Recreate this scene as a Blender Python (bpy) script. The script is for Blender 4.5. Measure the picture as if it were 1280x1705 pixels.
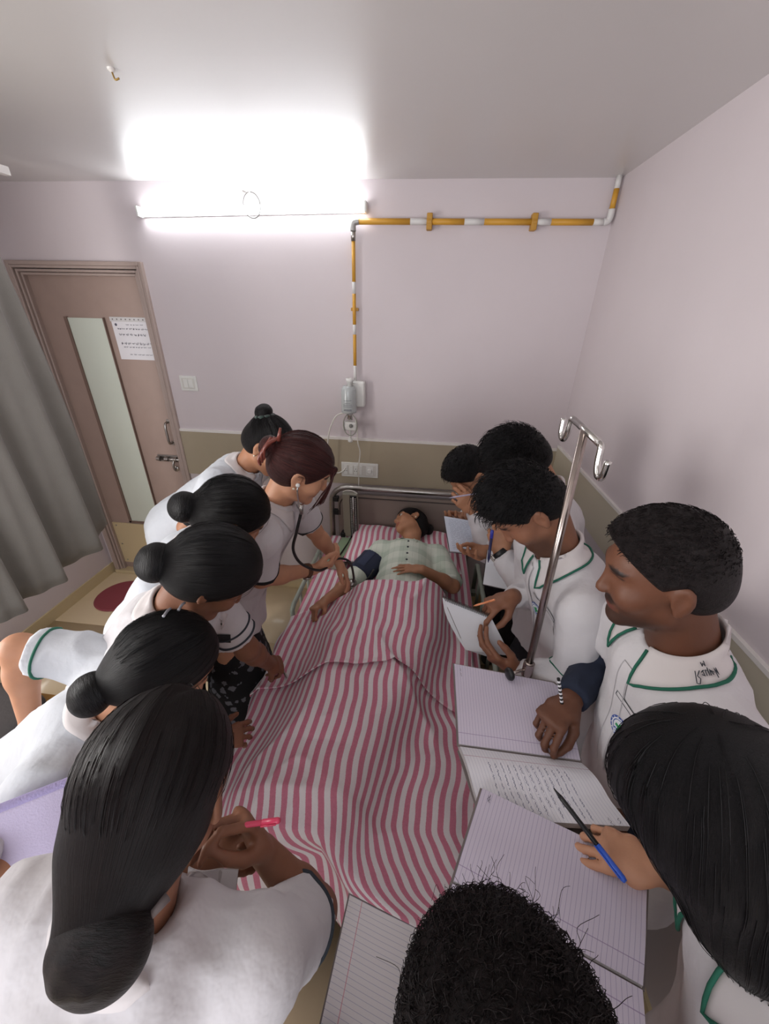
import bpy, bmesh, math, random
import numpy as np
from mathutils import Vector, Matrix
from mathutils.bvhtree import BVHTree

random.seed(7)
RNG = np.random.default_rng(7)
SC = bpy.context.scene
COL = SC.collection
for o in list(bpy.data.objects):
    bpy.data.objects.remove(o, do_unlink=True)

# ---------------------------------------------------------------- camera
cam_d = bpy.data.cameras.new('camera')
cam = bpy.data.objects.new('camera', cam_d)
COL.objects.link(cam)
SC.camera = cam
cam_d.sensor_fit = 'HORIZONTAL'
cam_d.sensor_width = 36.0
cam_d.lens = 36.0 * 646.5 / 1280.0
cam_d.clip_start = 0.02
cam_d.clip_end = 60
pitch, yaw, roll = (math.radians(a) for a in (27.46, 5.76, 1.35))
fw = Vector((-math.sin(yaw) * math.cos(pitch), math.cos(yaw) * math.cos(pitch), -math.sin(pitch)))
rt = Vector((math.cos(yaw), math.sin(yaw), 0))
up = rt.cross(fw)
rr = math.cos(roll) * rt + math.sin(roll) * up
uu = -math.sin(roll) * rt + math.cos(roll) * up
cam.matrix_world = Matrix(((rr.x, uu.x, -fw.x, 0), (rr.y, uu.y, -fw.y, 0), (rr.z, uu.z, -fw.z, 1.98), (0, 0, 0, 1)))

# ---------------------------------------------------------------- world, lights, exposure
world = bpy.data.worlds.new('world')
SC.world = world
world.use_nodes = True
bg = world.node_tree.nodes['Background']
bg.inputs[0].default_value = (0.80, 0.88, 1.0, 1)
bg.inputs[1].default_value = 1.2

def area_light(name, loc, rot, sx, sy, power, color):
    d = bpy.data.lights.new(name, 'AREA')
    d.shape = 'RECTANGLE'
    d.size, d.size_y = sx, sy
    d.energy = power
    d.color = color
    o = bpy.data.objects.new(name, d)
    o.location = loc
    o.rotation_euler = rot
    COL.objects.link(o)
    return o

# daylight entering at the window in the wall behind the camera, and at the one in the left wall
area_light('daylight_rear_window', (-0.75, -1.52, 1.60), (math.radians(90), 0, 0), 2.2, 1.2, 28, (0.96, 0.97, 1.0))
area_light('daylight_side_window', (-2.44, 0.15, 1.55), (0, math.radians(-90), 0), 1.1, 1.1, 38, (1.0, 0.96, 0.92))

SC.view_settings.view_transform = 'Standard'
SC.view_settings.look = 'None'
SC.view_settings.gamma = 1.0
SC.view_settings.use_curve_mapping = False
SC.view_settings.exposure = 0.27

# ---------------------------------------------------------------- materials
def srgb(r, g, b):
    f = lambda c: ((c / 255 + 0.055) / 1.055) ** 2.4 if c > 10 else c / 255 / 12.92
    return (f(r), f(g), f(b), 1)

MATS = {}
def mat(name, col, rough=0.6, metal=0.0, noise=0.0, nscale=20.0, bump=0.0, bscale=60.0, spec=0.5, emit=None, estr=0.0, bdist=0.004, trans=0.0, sheen=0.0, sss=0.0, alpha=1.0):
    if name in MATS:
        return MATS[name]
    m = bpy.data.materials.new(name)
    m.use_nodes = True
    nt = m.node_tree
    b = nt.nodes['Principled BSDF']
    b.inputs['Base Color'].default_value = col
    b.inputs['Roughness'].default_value = rough
    b.inputs['Metallic'].default_value = metal
    b.inputs['Specular IOR Level'].default_value = spec
    b.inputs['Transmission Weight'].default_value = trans
    b.inputs['Sheen Weight'].default_value = sheen
    b.inputs['Alpha'].default_value = alpha
    if sss:
        b.inputs['Subsurface Weight'].default_value = sss
        b.inputs['Subsurface Radius'].default_value = (0.01, 0.004, 0.002)
    if emit:
        b.inputs['Emission Color'].default_value = emit
        b.inputs['Emission Strength'].default_value = estr
    tc = nt.nodes.new('ShaderNodeTexCoord')
    if noise > 0:
        n = nt.nodes.new('ShaderNodeTexNoise')
        n.inputs['Scale'].default_value = nscale
        n.inputs['Detail'].default_value = 5
        nt.links.new(tc.outputs['Object'], n.inputs['Vector'])
        mx = nt.nodes.new('ShaderNodeMix')
        mx.data_type = 'RGBA'
        mx.blend_type = 'MULTIPLY'
        mx.inputs[0].default_value = 1.0
        rp = nt.nodes.new('ShaderNodeMapRange')
        rp.inputs['From Min'].default_value = 0.3
        rp.inputs['From Max'].default_value = 0.7
        rp.inputs['To Min'].default_value = 1 - noise
        rp.inputs['To Max'].default_value = 1.0
        nt.links.new(n.outputs['Fac'], rp.inputs['Value'])
        mx.inputs[6].default_value = col
        nt.links.new(rp.outputs[0], mx.inputs[7])
        nt.links.new(mx.outputs[2], b.inputs['Base Color'])
    if bump > 0:
        n2 = nt.nodes.new('ShaderNodeTexNoise')
        n2.inputs['Scale'].default_value = bscale
        n2.inputs['Detail'].default_value = 4
        nt.links.new(tc.outputs['Object'], n2.inputs['Vector'])
        bp = nt.nodes.new('ShaderNodeBump')
        bp.inputs['Strength'].default_value = bump
        bp.inputs['Distance'].default_value = bdist
        nt.links.new(n2.outputs['Fac'], bp.inputs['Height'])
        nt.links.new(bp.outputs[0], b.inputs['Normal'])
    MATS[name] = m
    return m

def nodes_of(m):
    return m.node_tree, m.node_tree.nodes, m.node_tree.links, m.node_tree.nodes['Principled BSDF']

def math_node(nt, op, a, b=None, c=None):
    n = nt.nodes.new('ShaderNodeMath')
    n.operation = op
    for i, v in enumerate((a, b, c)):
        if v is None:
            continue
        if isinstance(v, (int, float)):
            n.inputs[i].default_value = v
        else:
            nt.links.new(v, n.inputs[i])
    return n.outputs[0]

def mix_col(nt, fac, c1, c2):
    n = nt.nodes.new('ShaderNodeMix')
    n.data_type = 'RGBA'
    for i, v in ((0, fac), (6, c1), (7, c2)):
        if isinstance(v, (int, float, tuple)):
            n.inputs[i].default_value = v
        else:
            nt.links.new(v, n.inputs[i])
    return n.outputs[2]

def stripe_material(name, c1, c2, period, duty):
    m = mat(name, c1, rough=0.9, bump=0.15, bscale=500, spec=0.15, sheen=0.15)
    nt, N, L, b = nodes_of(m)
    uv = N.new('ShaderNodeUVMap')
    sx = N.new('ShaderNodeSeparateXYZ')
    L.new(uv.outputs[0], sx.inputs[0])
    nz = N.new('ShaderNodeTexNoise')
    nz.inputs['Scale'].default_value = 350
    L.new(uv.outputs[0], nz.inputs['Vector'])
    wob = math_node(nt, 'MULTIPLY', math_node(nt, 'SUBTRACT', nz.outputs['Fac'], 0.5), 0.0025)
    u = math_node(nt, 'DIVIDE', math_node(nt, 'ADD', sx.outputs[0], wob), period)
    fr = math_node(nt, 'FRACT', u)
    d = math_node(nt, 'ABSOLUTE', math_node(nt, 'SUBTRACT', fr, 0.5))
    mr = N.new('ShaderNodeMapRange')
    L.new(d, mr.inputs['Value'])
    mr.inputs['From Min'].default_value = duty / 2 - 0.02
    mr.inputs['From Max'].default_value = duty / 2 + 0.02
    n3 = N.new('ShaderNodeTexNoise')
    n3.inputs['Scale'].default_value = 140
    n3.inputs['Detail'].default_value = 6
    L.new(uv.outputs[0], n3.inputs['Vector'])
    c1v = mix_col(nt, n3.outputs['Fac'], tuple(x * 0.86 for x in c1[:3]) + (1,), tuple(min(1, x * 1.16) for x in c1[:3]) + (1,))
    c2v = mix_col(nt, n3.outputs['Fac'], tuple(x * 0.92 for x in c2[:3]) + (1,), c2)
    col = mix_col(nt, mr.outputs[0], c1v, c2v)
    L.new(col, b.inputs['Base Color'])
    return m

def paper_material(name, paper, line, sx_period, margin=None, margin_col=None):
    """ruled paper: lines at constant v, optional margin at constant u (UVs in metres)"""
    m = mat(name, paper, rough=0.75, spec=0.25)
    nt, N, L, b = nodes_of(m)
    uv = N.new('ShaderNodeUVMap')
    s = N.new('ShaderNodeSeparateXYZ')
    L.new(uv.outputs[0], s.inputs[0])
    fr = math_node(nt, 'FRACT', math_node(nt, 'DIVIDE', s.outputs[1], sx_period))
    on = math_node(nt, 'LESS_THAN', fr, 0.09)
    col = mix_col(nt, math_node(nt, 'MULTIPLY', on, 0.75), paper, line)
    if margin is not None:
        dm = math_node(nt, 'ABSOLUTE', math_node(nt, 'SUBTRACT', s.outputs[0], margin))
        om = math_node(nt, 'LESS_THAN', dm, 0.0007)
        col = mix_col(nt, math_node(nt, 'MULTIPLY', om, 0.7), col, margin_col or line)
    L.new(col, b.inputs['Base Color'])
    return m

def hair_material(name, c_dark, c_light, rough=0.42):
    m = mat(name, c_dark, rough=rough, spec=0.22)
    nt, N, L, b = nodes_of(m)
    at = N.new('ShaderNodeAttribute')
    at.attribute_name = 'flow'
    n = N.new('ShaderNodeTexNoise')
    n.inputs['Scale'].default_value = 1.0
    n.inputs['Detail'].default_value = 8
    n.inputs['Roughness'].default_value = 0.7
    L.new(at.outputs['Vector'], n.inputs['Vector'])
    mr = N.new('ShaderNodeMapRange')
    L.new(n.outputs['Fac'], mr.inputs['Value'])
    mr.inputs['From Min'].default_value = 0.38
    mr.inputs['From Max'].default_value = 0.75
    L.new(mix_col(nt, mr.outputs[0], c_dark, c_light), b.inputs['Base Color'])
    bp = N.new('ShaderNodeBump')
    bp.inputs['Strength'].default_value = 0.9
    bp.inputs['Distance'].default_value = 0.006
    L.new(n.outputs['Fac'], bp.inputs['Height'])
    L.new(bp.outputs[0], b.inputs['Normal'])
    return m

def skin_material(name, col, lip, dark):
    m = mat(name, col, rough=0.52, spec=0.4, sss=0.12, bump=0.06, bscale=250)
    nt, N, L, b = nodes_of(m)
    at = N.new('ShaderNodeAttribute')
    at.attribute_name = 'tint'
    s = N.new('ShaderNodeSeparateXYZ')
    L.new(at.outputs['Vector'], s.inputs[0])
    nz = N.new('ShaderNodeTexNoise')
    nz.inputs['Scale'].default_value = 30
    tc = N.new('ShaderNodeTexCoord')
    L.new(tc.outputs['Object'], nz.inputs['Vector'])
    base = mix_col(nt, nz.outputs['Fac'], tuple(x * 0.88 for x in col[:3]) + (1,), tuple(min(1, x * 1.1) for x in col[:3]) + (1,))
    c1 = mix_col(nt, s.outputs[0], base, lip)
    c2 = mix_col(nt, s.outputs[1], c1, dark)
    c3 = mix_col(nt, s.outputs[2], c2, (col[0] * 1.4, col[1] * 1.45, col[2] * 1.5, 1))
    L.new(c3, b.inputs['Base Color'])
    return m

M_COAT = mat('white_uniform_cloth', srgb(212, 209, 212), rough=0.88, spec=0.2, noise=0.05, nscale=9, bump=0.45, bscale=13, bdist=0.02, sheen=0.1)
M_COAT2 = mat('bluish_white_uniform_cloth', srgb(206, 210, 217), rough=0.88, spec=0.2, noise=0.05, nscale=9, bump=0.45, bscale=13, bdist=0.02, sheen=0.1)
M_COLLAR = mat('collar_cloth', srgb(214, 208, 208), rough=0.9, spec=0.2, bump=0.05, bscale=120)
M_GREEN = mat('green_piping', srgb(28, 98, 78), rough=0.8)
M_BLACK = mat('black_trim', srgb(24, 26, 30), rough=0.8)
M_NAVY = mat('navy_cloth', srgb(34, 42, 62), rough=0.9, noise=0.2, nscale=40, bump=0.2, bscale=60)
M_DARK = mat('dark_trouser_cloth', srgb(44, 40, 46), rough=0.9, noise=0.2, nscale=30)
M_SHOE = mat('black_shoe_leather', srgb(26, 24, 24), rough=0.4)
M_STEEL = mat('brushed_steel', srgb(176, 172, 168), rough=0.28, metal=1.0, noise=0.12, nscale=60)
M_CHROME = mat('chrome', srgb(205, 203, 200), rough=0.15, metal=1.0)
M_PLASTIC_W = mat('white_plastic', srgb(228, 228, 224), rough=0.4)
M_PLASTIC_B = mat('black_plastic', srgb(26, 26, 28), rough=0.4)
M_HAIR = hair_material('black_hair', srgb(8, 7, 9), srgb(24, 21, 23))
M_HAIR_B = hair_material('brown_black_hair', srgb(13, 9, 10), srgb(38, 28, 28))
M_HAIR_R = hair_material('auburn_hair', srgb(26, 14, 16), srgb(96, 48, 44))
SK_MED = skin_material('warm_brown_skin', srgb(176, 126, 96), srgb(150, 80, 72), srgb(58, 42, 36))
SK_LIGHT = skin_material('light_brown_skin', srgb(196, 144, 114), srgb(176, 96, 88), srgb(60, 40, 34))
SK_DARK = skin_material('deep_brown_skin', srgb(136, 92, 70), srgb(120, 62, 56), srgb(36, 26, 22))
SK_DEEP = skin_material('dark_brown_skin', srgb(104, 66, 48), srgb(104, 54, 46), srgb(24, 18, 16))
M_STRIPE = stripe_material('pink_striped_cotton', srgb(204, 126, 147), srgb(236, 228, 230), 0.036, 0.50)
M_EYE = mat('eye_white', srgb(190, 182, 176), rough=0.2)
M_IRIS = mat('eye_iris', srgb(22, 14, 10), rough=0.1)

# ---------------------------------------------------------------- object helpers
def tag(o, label=None, cat=None, group=None, kind=None):
    if label: o['label'] = label
    if cat: o['category'] = cat
    if group: o['group'] = group
    if kind: o['kind'] = kind
    return o

def empty(name, loc=(0, 0, 0), label=None, cat=None, group=None):
    o = bpy.data.objects.new(name, None)
    o.empty_display_size = 0.05
    o.location = loc
    COL.objects.link(o)
    return tag(o, label, cat, group)

def link(name, me, material, parent=None, smooth=True):
    o = bpy.data.objects.new(name, me)
    COL.objects.link(o)
    if material is not None and not me.materials:
        me.materials.append(material)
    if smooth:
        me.polygons.foreach_set('use_smooth', [True] * len(me.polygons))
    if parent is not None:
        o.parent = parent
        l = Vector(parent.location)
        p = parent.parent
        while p is not None:
            l += Vector(p.location)
            p = p.parent
        o.location = -l          # mesh data are written in world coordinates
    return o

def mesh_from(name, V, F, uv=None, attrs=None):
    me = bpy.data.meshes.new(name)
    V = np.asarray(V, dtype=np.float32)
    me.from_pydata(V.tolist() if len(V) < 5000 else [tuple(v) for v in V.tolist()], [], [tuple(f) for f in (F.tolist() if hasattr(F, 'tolist') else F)])
    if uv is not None:
        lay = me.uv_layers.new(name='UVMap')
        idx = np.empty(len(me.loops), dtype=np.int32)
        me.loops.foreach_get('vertex_index', idx)
        lay.data.foreach_set('uv', np.asarray(uv, dtype=np.float32)[idx].ravel())
    for k, a in (attrs or {}).items():
        at = me.attributes.new(k, 'FLOAT_VECTOR', 'POINT')
        at.data.foreach_set('vector', np.asarray(a, dtype=np.float32).ravel())
    me.update()
    return me

class MB:
    """collects simple shapes, in world coordinates, into one mesh"""
    def __init__(s): s.v, s.f, s.uv = [], [], []
    def add(s, V, F, UV=None):
        n = len(s.v)
        s.v += [tuple(map(float, p)) for p in V]
        s.f += [tuple(i + n for i in f) for f in F]
        s.uv += [tuple(map(float, u)) for u in (UV if UV is not None else [(0, 0)] * len(V))]
        return s
    def box(s, lo, hi, M=None):
        x0, y0, z0 = lo; x1, y1, z1 = hi
        V = [(x0, y0, z0), (x1, y0, z0), (x1, y1, z0), (x0, y1, z0), (x0, y0, z1), (x1, y0, z1), (x1, y1, z1), (x0, y1, z1)]
        if M is not None: V = [M @ Vector(v) for v in V]
        return s.add(V, [(0, 3, 2, 1), (4, 5, 6, 7), (0, 1, 5, 4), (1, 2, 6, 5), (2, 3, 7, 6), (3, 0, 4, 7)])
    def tube(s, pts, r, n=10, caps=True):
        P = [Vector(p) for p in pts]
        R = r if isinstance(r, (list, tuple, np.ndarray)) else [r] * len(P)
        V, F = [], []
        t0 = (P[1] - P[0]).normalized()
        a = t0.orthogonal().normalized()
        for i, p in enumerate(P):
            t = (P[min(i + 1, len(P) - 1)] - P[max(i - 1, 0)]).normalized()
            a = (a - t * a.dot(t)).normalized()
            b = t.cross(a)
            for k in range(n):
                an = 2 * math.pi * k / n
                V.append(p + (a * math.cos(an) + b * math.sin(an)) * R[i])
        for i in range(len(P) - 1):
            for k in range(n):
                F.append((i * n + k, i * n + (k + 1) % n, (i + 1) * n + (k + 1) % n, (i + 1) * n + k))
        if caps:
            F.append(tuple(range(n - 1, -1, -1)))
            F.append(tuple((len(P) - 1) * n + k for k in range(n)))
        return s.add(V, F)
    def lathe(s, prof, base, axis=(0, 0, 1), n=24):
        ax = Vector(axis).normalized(); a = ax.orthogonal().normalized(); b = ax.cross(a); base = Vector(base)
        V, F = [], []
        for r, z in prof:
            for k in range(n):
                an = 2 * math.pi * k / n
                V.append(base + ax * z + (a * math.cos(an) + b * math.sin(an)) * r)
        for i in range(len(prof) - 1):
            for k in range(n):
                F.append((i * n + k, i * n + (k + 1) % n, (i + 1) * n + (k + 1) % n, (i + 1) * n + k))
        F.append(tuple(range(n - 1, -1, -1)))
        F.append(tuple((len(prof) - 1) * n + k for k in range(n)))
        return s.add(V, F)
    def build(s, name, material, parent=None, smooth=False, bevel=0.0, seg=2):
        me = mesh_from(name, s.v, s.f, uv=s.uv)
        o = link(name, me, material, parent, smooth)
        if bevel > 0:
            b = o.modifiers.new('bevel', 'BEVEL')
            b.width = bevel; b.segments = seg; b.limit_method = 'ANGLE'
            me.polygons.foreach_set('use_smooth', [True] * len(me.polygons))
            w = o.modifiers.new('wn', 'WEIGHTED_NORMAL')
        return o

def curve_pts(P, n=8):
    """Catmull-Rom through P"""
    P = [np.array(p, float) for p in P]
    Q = [2 * P[0] - P[1]] + P + [2 * P[-1] - P[-2]]
    out = []
    for i in range(1, len(Q) - 2):
        for k in range(n):
            t = k / n
            a, b, c, d = Q[i - 1], Q[i], Q[i + 1], Q[i + 2]
            out.append(0.5 * ((2 * b) + (-a + c) * t + (2 * a - 5 * b + 4 * c - d) * t * t + (-a + 3 * b - 3 * c + d) * t ** 3))
    out.append(P[-1])
    return out

def one_tube(name, pts, r, material, parent=None, n=10, smooth_path=0):
    if smooth_path: pts = curve_pts(pts, smooth_path)
    return MB().tube(pts, r, n).build(name, material, parent, smooth=True)

def one_box(name, lo, hi, material, parent=None, bevel=0.0):
    return MB().box(lo, hi).build(name, material, parent, bevel=bevel)

# ---------------------------------------------------------------- numpy noise and distance-field modelling
def vnoise(p):
    p = np.asarray(p, dtype=np.float64)
    i = np.floor(p).astype(np.int64); f = p - i
    f = f * f * (3 - 2 * f)
    def h(a, b, c):
        n = (a * 374761393 + b * 668265263 + c * 2147483647) & 0xffffffff
        n = ((n ^ (n >> 13)) * 1274126177) & 0xffffffff
        return ((n ^ (n >> 16)) & 0xffff) / 65535.0
    r = 0
    for dx in (0, 1):
        for dy in (0, 1):
            for dz in (0, 1):
                w = (f[..., 0] if dx else 1 - f[..., 0]) * (f[..., 1] if dy else 1 - f[..., 1]) * (f[..., 2] if dz else 1 - f[..., 2])
                r = r + w * h(i[..., 0] + dx, i[..., 1] + dy, i[..., 2] + dz)
    return r

A3 = lambda v: np.array(v, dtype=np.float64)
def unit(v):
    v = A3(v); return v / np.linalg.norm(v)

class Field:
    def __init__(s, lo, hi, h):
        s.lo = A3(lo); s.h = h
        s.n = np.maximum(4, np.ceil((A3(hi) - s.lo) / h).astype(int) + 1)
        s.D = np.full(s.n, 1.0, dtype=np.float32)
    def sub(s, lo, hi):
        a = np.clip(np.floor((A3(lo) - s.lo) / s.h).astype(int), 0, s.n)
        b = np.clip(np.ceil((A3(hi) - s.lo) / s.h).astype(int) + 1, 0, s.n)
        if (b <= a).any(): return None, None
        ax = [(s.lo[k] + np.arange(a[k], b[k]) * s.h).astype(np.float32) for k in range(3)]
        return tuple(slice(a[k], b[k]) for k in range(3)), (ax[0][:, None, None], ax[1][None, :, None], ax[2][None, None, :])
    def put(s, f, lo, hi, k, mode):
        pad = max(k, 0.001) + 2.5 * s.h
        sl, X = s.sub(A3(lo) - pad, A3(hi) + pad)
        if sl is None: return s
        d = f(*X); a = s.D[sl]
        if mode == 'u':
            if k <= 0: s.D[sl] = np.minimum(a, d)
            else:
                t = np.clip(0.5 + 0.5 * (d - a) / k, 0, 1)
                s.D[sl] = d * (1 - t) + a * t - k * t * (1 - t)
        else:
            d = -d
            if k <= 0: s.D[sl] = np.maximum(a, d)
            else:
                t = np.clip(0.5 - 0.5 * (d - a) / k, 0, 1)
                s.D[sl] = d * (1 - t) + a * t + k * t * (1 - t)
        return s
    def cap(s, a, b, ra, rb=None, k=0.01, mode='u', flat=False):
        a = A3(a); b = A3(b); rb = ra if rb is None else rb
        ba = b - a; L2 = float(ba @ ba); L = L2 ** 0.5
        def f(X, Y, Z):
            x, y, z = X - a[0], Y - a[1], Z - a[2]
            pr = (x * ba[0] + y * ba[1] + z * ba[2]) / L2
            h = np.clip(pr, 0, 1)
            d = np.sqrt((x - h * ba[0]) ** 2 + (y - h * ba[1]) ** 2 + (z - h * ba[2]) ** 2) - (ra + (rb - ra) * h)
            if flat: d = np.maximum(d, (pr - 1) * L)
            return d
        r = max(ra, rb)
        return s.put(f, np.minimum(a, b) - r, np.maximum(a, b) + r, k, mode)
    def ell(s, c, r, R=None, k=0.01, mode='u'):
        c = A3(c); r = A3(r); R = np.eye(3) if R is None else np.asarray(R)   # rows = axes
        def f(X, Y, Z):
            x, y, z = X - c[0], Y - c[1], Z - c[2]
            q = [R[i, 0] * x + R[i, 1] * y + R[i, 2] * z for i in range(3)]
            k0 = np.sqrt(sum((q[i] / r[i]) ** 2 for i in range(3)))
            k1 = np.sqrt(sum((q[i] / r[i] ** 2) ** 2 for i in range(3))) + 1e-6
            return k0 * (k0 - 1) / k1
        e = np.abs(R.T) @ r
        return s.put(f, c - e, c + e, k, mode)
    def ecap(s, a, b, side, wa, da, wb, db, k=0.02, mode='u', flat=False):
        """tapered capsule with an elliptical section: half widths w along side, half depths d across"""
        a = A3(a); b = A3(b); ba = b - a; L = np.linalg.norm(ba); ax = ba / L
        sd = A3(side); sd = unit(sd - ax * (sd @ ax)); fr = np.cross(ax, sd)
        def f(X, Y, Z):
            x, y, z = X - a[0], Y - a[1], Z - a[2]
            l = x * ax[0] + y * ax[1] + z * ax[2]
            h = np.clip(l / L, 0, 1)
            w = wa + (wb - wa) * h; d = da + (db - da) * h
            o = l - h * L
            S = x * sd[0] + y * sd[1] + z * sd[2]
            F = x * fr[0] + y * fr[1] + z * fr[2]
            m = np.minimum(w, d)
            q = np.sqrt((S / w) ** 2 + (F / d) ** 2 + (o / m) ** 2)
            r = (q - 1) * m
            if flat: r = np.maximum(r, np.maximum(l - L, -l))
            return r
        r = max(wa, wb, da, db)
        return s.put(f, np.minimum(a, b) - r, np.maximum(a, b) + r, k, mode)
    def half(s, p, n, k=0.0):
        """cut away everything on the side n points to"""
        p = A3(p); n = unit(n)
        sl, X = s.sub(s.lo, s.lo + s.n * s.h)
        d = (X[0] - p[0]) * n[0] + (X[1] - p[1]) * n[1] + (X[2] - p[2]) * n[2]
        a = s.D
        if k <= 0: s.D = np.maximum(a, d).astype(np.float32)
        else:
            t = np.clip(0.5 - 0.5 * (d - a) / k, 0, 1)
            s.D = (d * (1 - t) + a * t + k * t * (1 - t)).astype(np.float32)
        return s
    def mesh(s, smooth=1):
        D = s.D
        D[0] = D[-1] = 1; D[:, 0] = D[:, -1] = 1; D[:, :, 0] = D[:, :, -1] = 1
        I = D < 0
        n = np.array(D.shape) - 1
        cnt = np.zeros(n, dtype=np.int8)
        for dx in (0, 1):
            for dy in (0, 1):
                for dz in (0, 1):
                    cnt += I[dx:dx + n[0], dy:dy + n[1], dz:dz + n[2]]
        ids = np.argwhere((cnt > 0) & (cnt < 8))
        if len(ids) == 0: return np.zeros((0, 3)), np.zeros((0, 4), int)
        idx = np.full(n, -1, dtype=np.int64)
        idx[ids[:, 0], ids[:, 1], ids[:, 2]] = np.arange(len(ids))
        c = np.array([[dx, dy, dz] for dx in (0, 1) for dy in (0, 1) for dz in (0, 1)])
        vals = np.stack([D[ids[:, 0] + q[0], ids[:, 1] + q[1], ids[:, 2] + q[2]] for q in c], 1)
        acc = np.zeros((len(ids), 3)); num = np.zeros(len(ids))
        for i in range(8):
            for j in range(i + 1, 8):
                if np.abs(c[i] - c[j]).sum() != 1: continue
                a, b = vals[:, i], vals[:, j]
                m = (a < 0) != (b < 0)
                t = np.where(m, a / np.where(m, a - b, 1), 0)
                acc += np.where(m[:, None], c[i] + t[:, None] * (c[j] - c[i]), 0)
                num += m
        V = s.lo + (ids + acc / num[:, None]) * s.h
        Q = []
        for ax in range(3):
            u, v = (ax + 1) % 3, (ax + 2) % 3
            sa = [slice(None)] * 3; sb = [slice(None)] * 3
            sa[ax] = slice(0, -1); sb[ax] = slice(1, None)
            a, b = I[tuple(sa)], I[tuple(sb)]
            e = np.argwhere(a != b)
            e = e[(e[:, u] > 0) & (e[:, v] > 0) & (e[:, u] < n[u]) & (e[:, v] < n[v])]
            flip = a[e[:, 0], e[:, 1], e[:, 2]]
            q = []
            for du, dv in ((1, 1), (0, 1), (0, 0), (1, 0)):
                p = e.copy(); p[:, u] -= du; p[:, v] -= dv
                q.append(idx[p[:, 0], p[:, 1], p[:, 2]])
            q = np.stack(q, 1)
            q[~flip] = q[~flip][:, ::-1]
            Q.append(q)
        Q = np.concatenate(Q)
        Q = Q[(Q >= 0).all(1)]
        for _ in range(smooth): V = laplace(V, Q)
        return V, Q

def laplace(V, Q, w=0.5):
    acc = np.zeros_like(V); cnt = np.zeros(len(V))
    for i in range(4):
        a, b = Q[:, i], Q[:, (i + 1) % 4]
        for k in range(3):
            acc[:, k] += np.bincount(a, V[b, k], len(V)) + np.bincount(b, V[a, k], len(V))
        cnt += np.bincount(a, minlength=len(V)) + np.bincount(b, minlength=len(V))
    return V * (1 - w) + w * acc / np.maximum(cnt, 1)[:, None]

def normals(V, Q):
    n = np.cross(V[Q[:, 2]] - V[Q[:, 0]], V[Q[:, 3]] - V[Q[:, 1]])
    N = np.zeros_like(V)
    for i in range(4):
        for k in range(3):
            N[:, k] += np.bincount(Q[:, i], n[:, k], len(V))
    return N / np.maximum(np.linalg.norm(N, axis=1), 1e-9)[:, None]

def merge(parts):
    V, F, n = [], [], 0
    for v, q in parts:
        V.append(v); F.append(q + n); n += len(v)
    return np.concatenate(V), np.concatenate(F)

def folds(V, Q, amp, scale, axis, seed=0.0, sharp=2.0):
    """soft cloth creases: ridged noise stretched along axis"""
    ax = unit(axis)
    q = V - np.outer(V @ ax, ax) * 0.62
    q = q * scale + seed
    w = vnoise(q * 0.5 + 11.3) - 0.5
    q = q + w[:, None] * 1.3
    r = 1 - np.abs(2 * vnoise(q) - 1)
    r2 = 1 - np.abs(2 * vnoise(q * 2.1 + 5.7) - 1)
    d = amp * ((r ** sharp - 0.4) + 0.4 * (r2 ** sharp - 0.4))
    return V + normals(V, Q) * d[:, None]

# ---------------------------------------------------------------- people
def hand_prims(fd, wr, hd, bk, side, curl=(25, 25, 28, 30), thumb='out', hs=1.0, spread=4.0):
    y = unit(hd); z = A3(bk); z = unit(z - y * (z @ y))
    x = np.cross(z, y) * side
    W = lambda p: A3(wr) + hs * (x * p[0] + y * p[1] + z * p[2])
    fd.ecap(W((0, 0.0, 0)), W((0.001, 0.035, 0)), x, 0.024 * hs, 0.018 * hs, 0.033 * hs, 0.0155 * hs, k=0.012)
    fd.ecap(W((0.001, 0.03, 0)), W((0.0, 0.082, -0.001)), x, 0.033 * hs, 0.015 * hs, 0.040 * hs, 0.012 * hs, k=0.012)
    ox = (0.030, 0.0105, -0.0095, -0.0285); oy = (0.086, 0.091, 0.087, 0.078)
    seg = ((0.042, 0.026, 0.021), (0.046, 0.029, 0.022), (0.042, 0.027, 0.021), (0.033, 0.020, 0.018))
    rad = (0.0092, 0.0094, 0.0088, 0.0078)
    tips = []
    for i in range(4):
        cu = curl[i] if isinstance(curl[i], (tuple, list)) else (curl[i], curl[i], curl[i] * 0.8)
        p = A3((ox[i], oy[i] - 0.012, 0.0)); ph = 0.0; sp = math.radians(spread * (1.5 - i))
        for j in range(3):
            ph += math.radians(cu[j])
            d = A3((math.sin(sp) * math.cos(ph), math.cos(sp) * math.cos(ph), -math.sin(ph)))
            L = seg[i][j] + (0.012 if j == 0 else 0)
            q = p + d * L
            fd.cap(W(p), W(q), rad[i] * hs * (1 - 0.09 * j), rad[i] * hs * (1 - 0.09 * (j + 1)), k=0.0045)
            p = q
        tips.append(W(p))
    D = {'out': ((0.66, 0.66, -0.34), (0.42, 0.86, -0.28), (0.30, 0.92, -0.25)),
         'along': ((0.45, 0.80, -0.38), (0.10, 0.95, -0.30), (-0.02, 0.97, -0.2)),
         'pinch': ((0.46, 0.62, -0.62), (0.10, 0.80, -0.58), (-0.18, 0.90, -0.40)),
         'over': ((0.45, 0.62, -0.62), (-0.35, 0.66, -0.66), (-0.80, 0.45, -0.40))}[thumb]
    p = A3((0.020, 0.016, -0.004))
    for j, (d, L) in enumerate(zip(D, (0.046, 0.032, 0.027))):
        q = p + unit(d) * L
        fd.cap(W(p), W(q), (0.0165, 0.0118, 0.0100)[j] * hs, (0.0118, 0.0104, 0.0082)[j] * hs, k=0.010 if j == 0 else 0.005)
        p = q
    tips.append(W(p))
    return tips

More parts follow.
